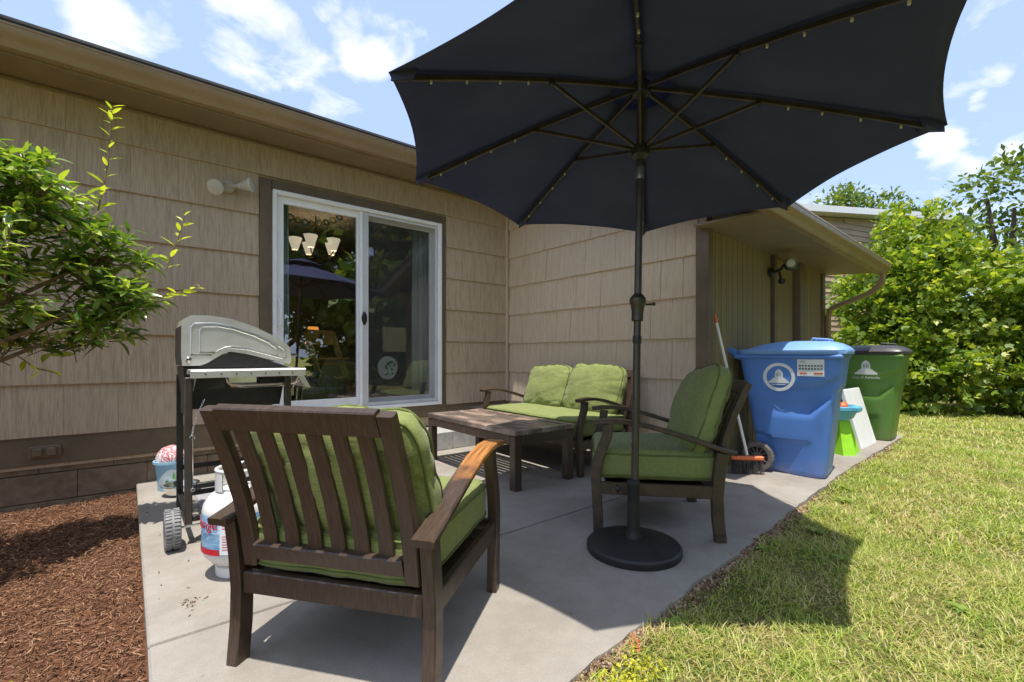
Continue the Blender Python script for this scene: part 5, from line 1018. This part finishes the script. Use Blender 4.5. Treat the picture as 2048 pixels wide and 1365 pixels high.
def limbs(base, blobs_, r0):
    out = []
    for (bc, br_) in blobs_:
        e_ = Vector(bc) - Vector(base); out.append([Vector((0, 0, 0)), e_ * .3 + Vector((0, 0, .15 * e_.z)), e_ * .7 + Vector((0, 0, .08 * e_.z)), e_])
    return out
def bush(name, label, base, blobs_, nleaf, size, mat, tmpl, cat='bush', r0=.05, group=None, **k):
    t = thing(name, label, cat, base, 0, group); trunk(t, limbs(base, blobs_, r0), r0); crown(base, blobs_, nleaf, size, mat, t, tmpl, **k); return t
bush('leafy_bush', 'big sunlit maple leaved bush standing behind the green bin', (11.6, 2.6, -.05), [((11.0, 2.15, 1.2), (.75, .75, 1.2)), ((11.7, 2.2, 2.2), (.9, .9, .9)), ((11.6, 1.6, 2.0), (1.0, .8, 1.1)), ((12.2, 1.9, 2.9), (.8, .8, .5)), ((11.0, 1.7, .6), (.7, .8, .7)), ((11.5, 2.5, .8), (.7, .7, .9)), ((12.0, 1.5, 3.3), (.3, .3, .7)), ((11.5, 2.0, 3.2), (.2, .2, .75)), ((12.4, 2.3, 3.4), (.25, .25, .8))], 21000, .095, 'bush_leaf', ML, r0=.07, group='bushes along the lawn edge', clump=32, spread=.115)
bush('leafy_bush', 'tall leafy bush at the right edge of the photo beyond the lawn', (12.6, .6, -.05), [((12.0, .8, 1.0), (.9, .9, 1.1)), ((12.2, .9, 1.85), (1.0, .9, .95)), ((12.8, .3, 2.0), (1.0, .9, .95)), ((12.5, -.3, 1.2), (.9, .9, 1.3)), ((13.0, -.9, 2.0), (1., .9, 1.5)), ((11.9, .1, .6), (.7, .9, .7)), ((13.2, -2.0, 1.3), (1., 1., 1.4))], 21000, .095, 'bush_leaf', ML, r0=.07, group='bushes along the lawn edge', clump=32, spread=.115)
FT = leaf_template(2, .28, .06, .1)
def tree(label, base, h, rad, nleaf, size, mat='far_leaf', seed=0, low=.35, group='trees beyond the yard'):
    r = random.Random(seed); bl = []
    for k in range(9): a_ = r.random() * 6.28; rr = rad * r.uniform(.2, .75); zz = h * r.uniform(low, .88); bl.append(((base[0] + rr * math.cos(a_), base[1] + rr * math.sin(a_), base[2] + zz), (rad * r.uniform(.32, .5), rad * r.uniform(.32, .5), h * r.uniform(.1, .17))))
    bl.append(((base[0], base[1], base[2] + h * .88), (rad * .4, rad * .4, h * .12)))
    t = thing('tree', label, 'tree', base, 0, group); trunk(t, [[Vector((0, 0, 0)), Vector((.05, 0, h * .3)), Vector((0, .05, h * .7))]] + limbs(base, bl, .1)[:6], .16); crown(base, bl, nleaf, size, mat, t, FT, 24, rad * .11); return t
tree('bushy green tree rising behind the neighbouring roof', (31.1, 8.4, -.1), 10.6, 2.8, 10000, .24, seed=1); tree('rounded tree just right of the neighbouring roof', (33.0, 6.6, -.1), 10.2, 2.6, 9000, .24, seed=2)
tree('loose branched tree at the upper right edge of the photo', (17.5, 1.0, -.1), 6.3, 1.8, 2600, .16, seed=3, low=.45); tree('dark green tree filling the gap behind the two bushes', (18.5, 3.2, -.1), 4.9, 2.3, 5000, .2, seed=5, low=.2)
tree('tall tree far beyond the right bush', (26, -2.5, -.1), 7.0, 3.0, 3000, .34, seed=6, low=.2)
# trees of the garden behind the photographer (seen mirrored in the door glass)
for i, (x_, y_, h_, r_) in enumerate(((-3, -10, 9, 3.2), (2.5, -11.5, 10.5, 3.6), (7.5, -10, 9.5, 3.4), (12.5, -11, 10, 3.6), (17.5, -9.5, 9.5, 3.4), (5, -15, 12, 4.0), (11, -16, 12.5, 4.0))):
    tree('garden tree number %d of the far hedge row behind the photographer' % (i + 1) if False else ['broad garden tree', 'tall garden tree', 'rounded garden tree', 'wide garden tree', 'bright garden tree', 'high back row tree', 'dense back row tree'][i] + ' mirrored in the sliding door glass', (x_, y_, -.1), h_, r_, 9000, .42, 'far_leaf', 20 + i, .08, 'trees mirrored in the glass')
# neighbouring house
nh = thing('neighbour_house', 'neighbouring tan clapboard house behind the bush', 'house', (14.1, 5.2, -.1), math.radians(-17.6))
nh.scale = (1, 1, 1.1)
MB().prism([(-.75, 0), (8.75, 0), (8.75, 5.2), (-.75, 4.56)], -5.9, Matrix(((1, 0, 0, 0), (0, 0, -1, .05), (0, 1, 0, 0), (0, 0, 0, 1)))).build('wall', 'vinyl_siding', nh, False)
for k in range(33):
    z0, z1 = .15 + .15 * k, .30 + .15 * k; xa = max(-.76, (z1 - 4.53) / .0673 - 1.2)
    MB().add([(xa, .04, z0), (8.76, .04, z0), (8.76, .04, z1), (xa, .04, z1), (xa, .005, z0), (8.76, .005, z0), (8.76, .03, z1), (xa, .03, z1)], [(4, 5, 6, 7), (0, 1, 5, 4), (2, 3, 7, 6), (1, 2, 6, 5), (3, 0, 4, 7), (0, 3, 2, 1)]).build('clapboard', 'vinyl_siding', nh, False)
MB().add([(-1.2, -.35, 4.55), (9.2, -.35, 5.25), (9.2, 6.3, 5.25), (-1.2, 6.3, 4.55), (-1.2, -.35, 4.72), (9.2, -.35, 5.42), (9.2, 6.3, 5.42), (-1.2, 6.3, 4.72)], [(0, 3, 2, 1), (4, 5, 6, 7), (0, 1, 5, 4), (1, 2, 6, 5), (2, 3, 7, 6), (3, 0, 4, 7)]).build('roof', 'white_vinyl', nh, False)
# ------------------------------------------------------------------ small things on the ground
def weed(name, label, loc, nl, size, mat, tmpl=LT, up=.5):
    t = thing(name, label, 'weed', loc, random.random() * 6, 'weeds in the lawn')
    for k in range(nl):
        az = k * 2.4; dd = np.array([[math.cos(az), math.sin(az), up * random.uniform(.5, 1.3)]]); V, Fq = scatter(tmpl[0], tmpl[1], frames(dd, np.array([[0, 0, 1.]]), [size * random.uniform(.7, 1.2)]), np.zeros((1, 3))); fast_mesh('leaf', V, Fq, mat, t)
    return t
WT = leaf_template(4, .3, .08, .35)
for lab, x_, y_, nl, sz in (('broad leaf weed sprouting at the slab edge near the umbrella shadow', 1.60, .965, 6, .075), ('leafy weed at the slab edge beside the umbrella shadow', 2.55, 1.02, 7, .08), ('weed cluster in the sunny lawn right of the shadow', 2.75, .72, 8, .085), ('flat weed in the lawn past the umbrella shadow corner', 3.1, .95, 8, .085), ('weed patch by the lawn edge near the blue bin', 3.9, 1.02, 9, .09), ('low weed in the lawn near the right edge of the photo', 2.6, .28, 7, .07), ('weed beside the slab in front of the blue bin', 4.25, 1.08, 8, .08)):
    weed('weed', lab, (x_, y_, float(zlawn(x_, y_)) + .012), nl + 3, sz * .62, 'weed_leaf', WT, .6)
weed('seedling', 'single bright green leaf cluster lying on the mulch', (-.31, 2.13, -.055), 3, .07, 'young_leaf', WT, .3)
dl = MB().add([(0, 0, .01), (.02, .012, .02), (.05, .0, .008), (.03, .03, .012), (.022, .06, .03), (0, .035, .014), (-.03, .05, .02), (-.02, .01, .012), (-.04, -.015, .01), (-.005, -.01, .008)], [(0, 1, 2, 3), (0, 3, 4, 5), (0, 5, 6, 7), (0, 7, 8, 9)], Tr(1.37, .955, -.03)).build('dry_leaf', 'dry_leaf', None, False); tag(dl, 'curled red brown dry leaf at the slab edge', 'leaf')
n = 500; q = RNG.random((n, 2)); p = np.stack([.98 + q[:, 0] * .38 , .80 + q[:, 1] * .14 + .04 * q[:, 0], -.035 + RNG.random(n) * .02], -1)
tag(leaf_cloud(p, RNG.normal(size=(n, 3)) + [0, 0, .6], RNG.uniform(.01, .02, n), WT, 'yellow_sedum', 'ground_cover', None), 'bright yellow ground cover creeping along the slab edge in front', 'ground cover', kind='stuff')
tag(MB().tube([(-.56, 2.72, -.07), (-.57, 2.76, -.0), (-.60, 2.80, .07)], [.004, .004, .002], 6).build('dry_stalk', 'twig'), 'thin dry stalk sticking out of the mulch', 'stalk')
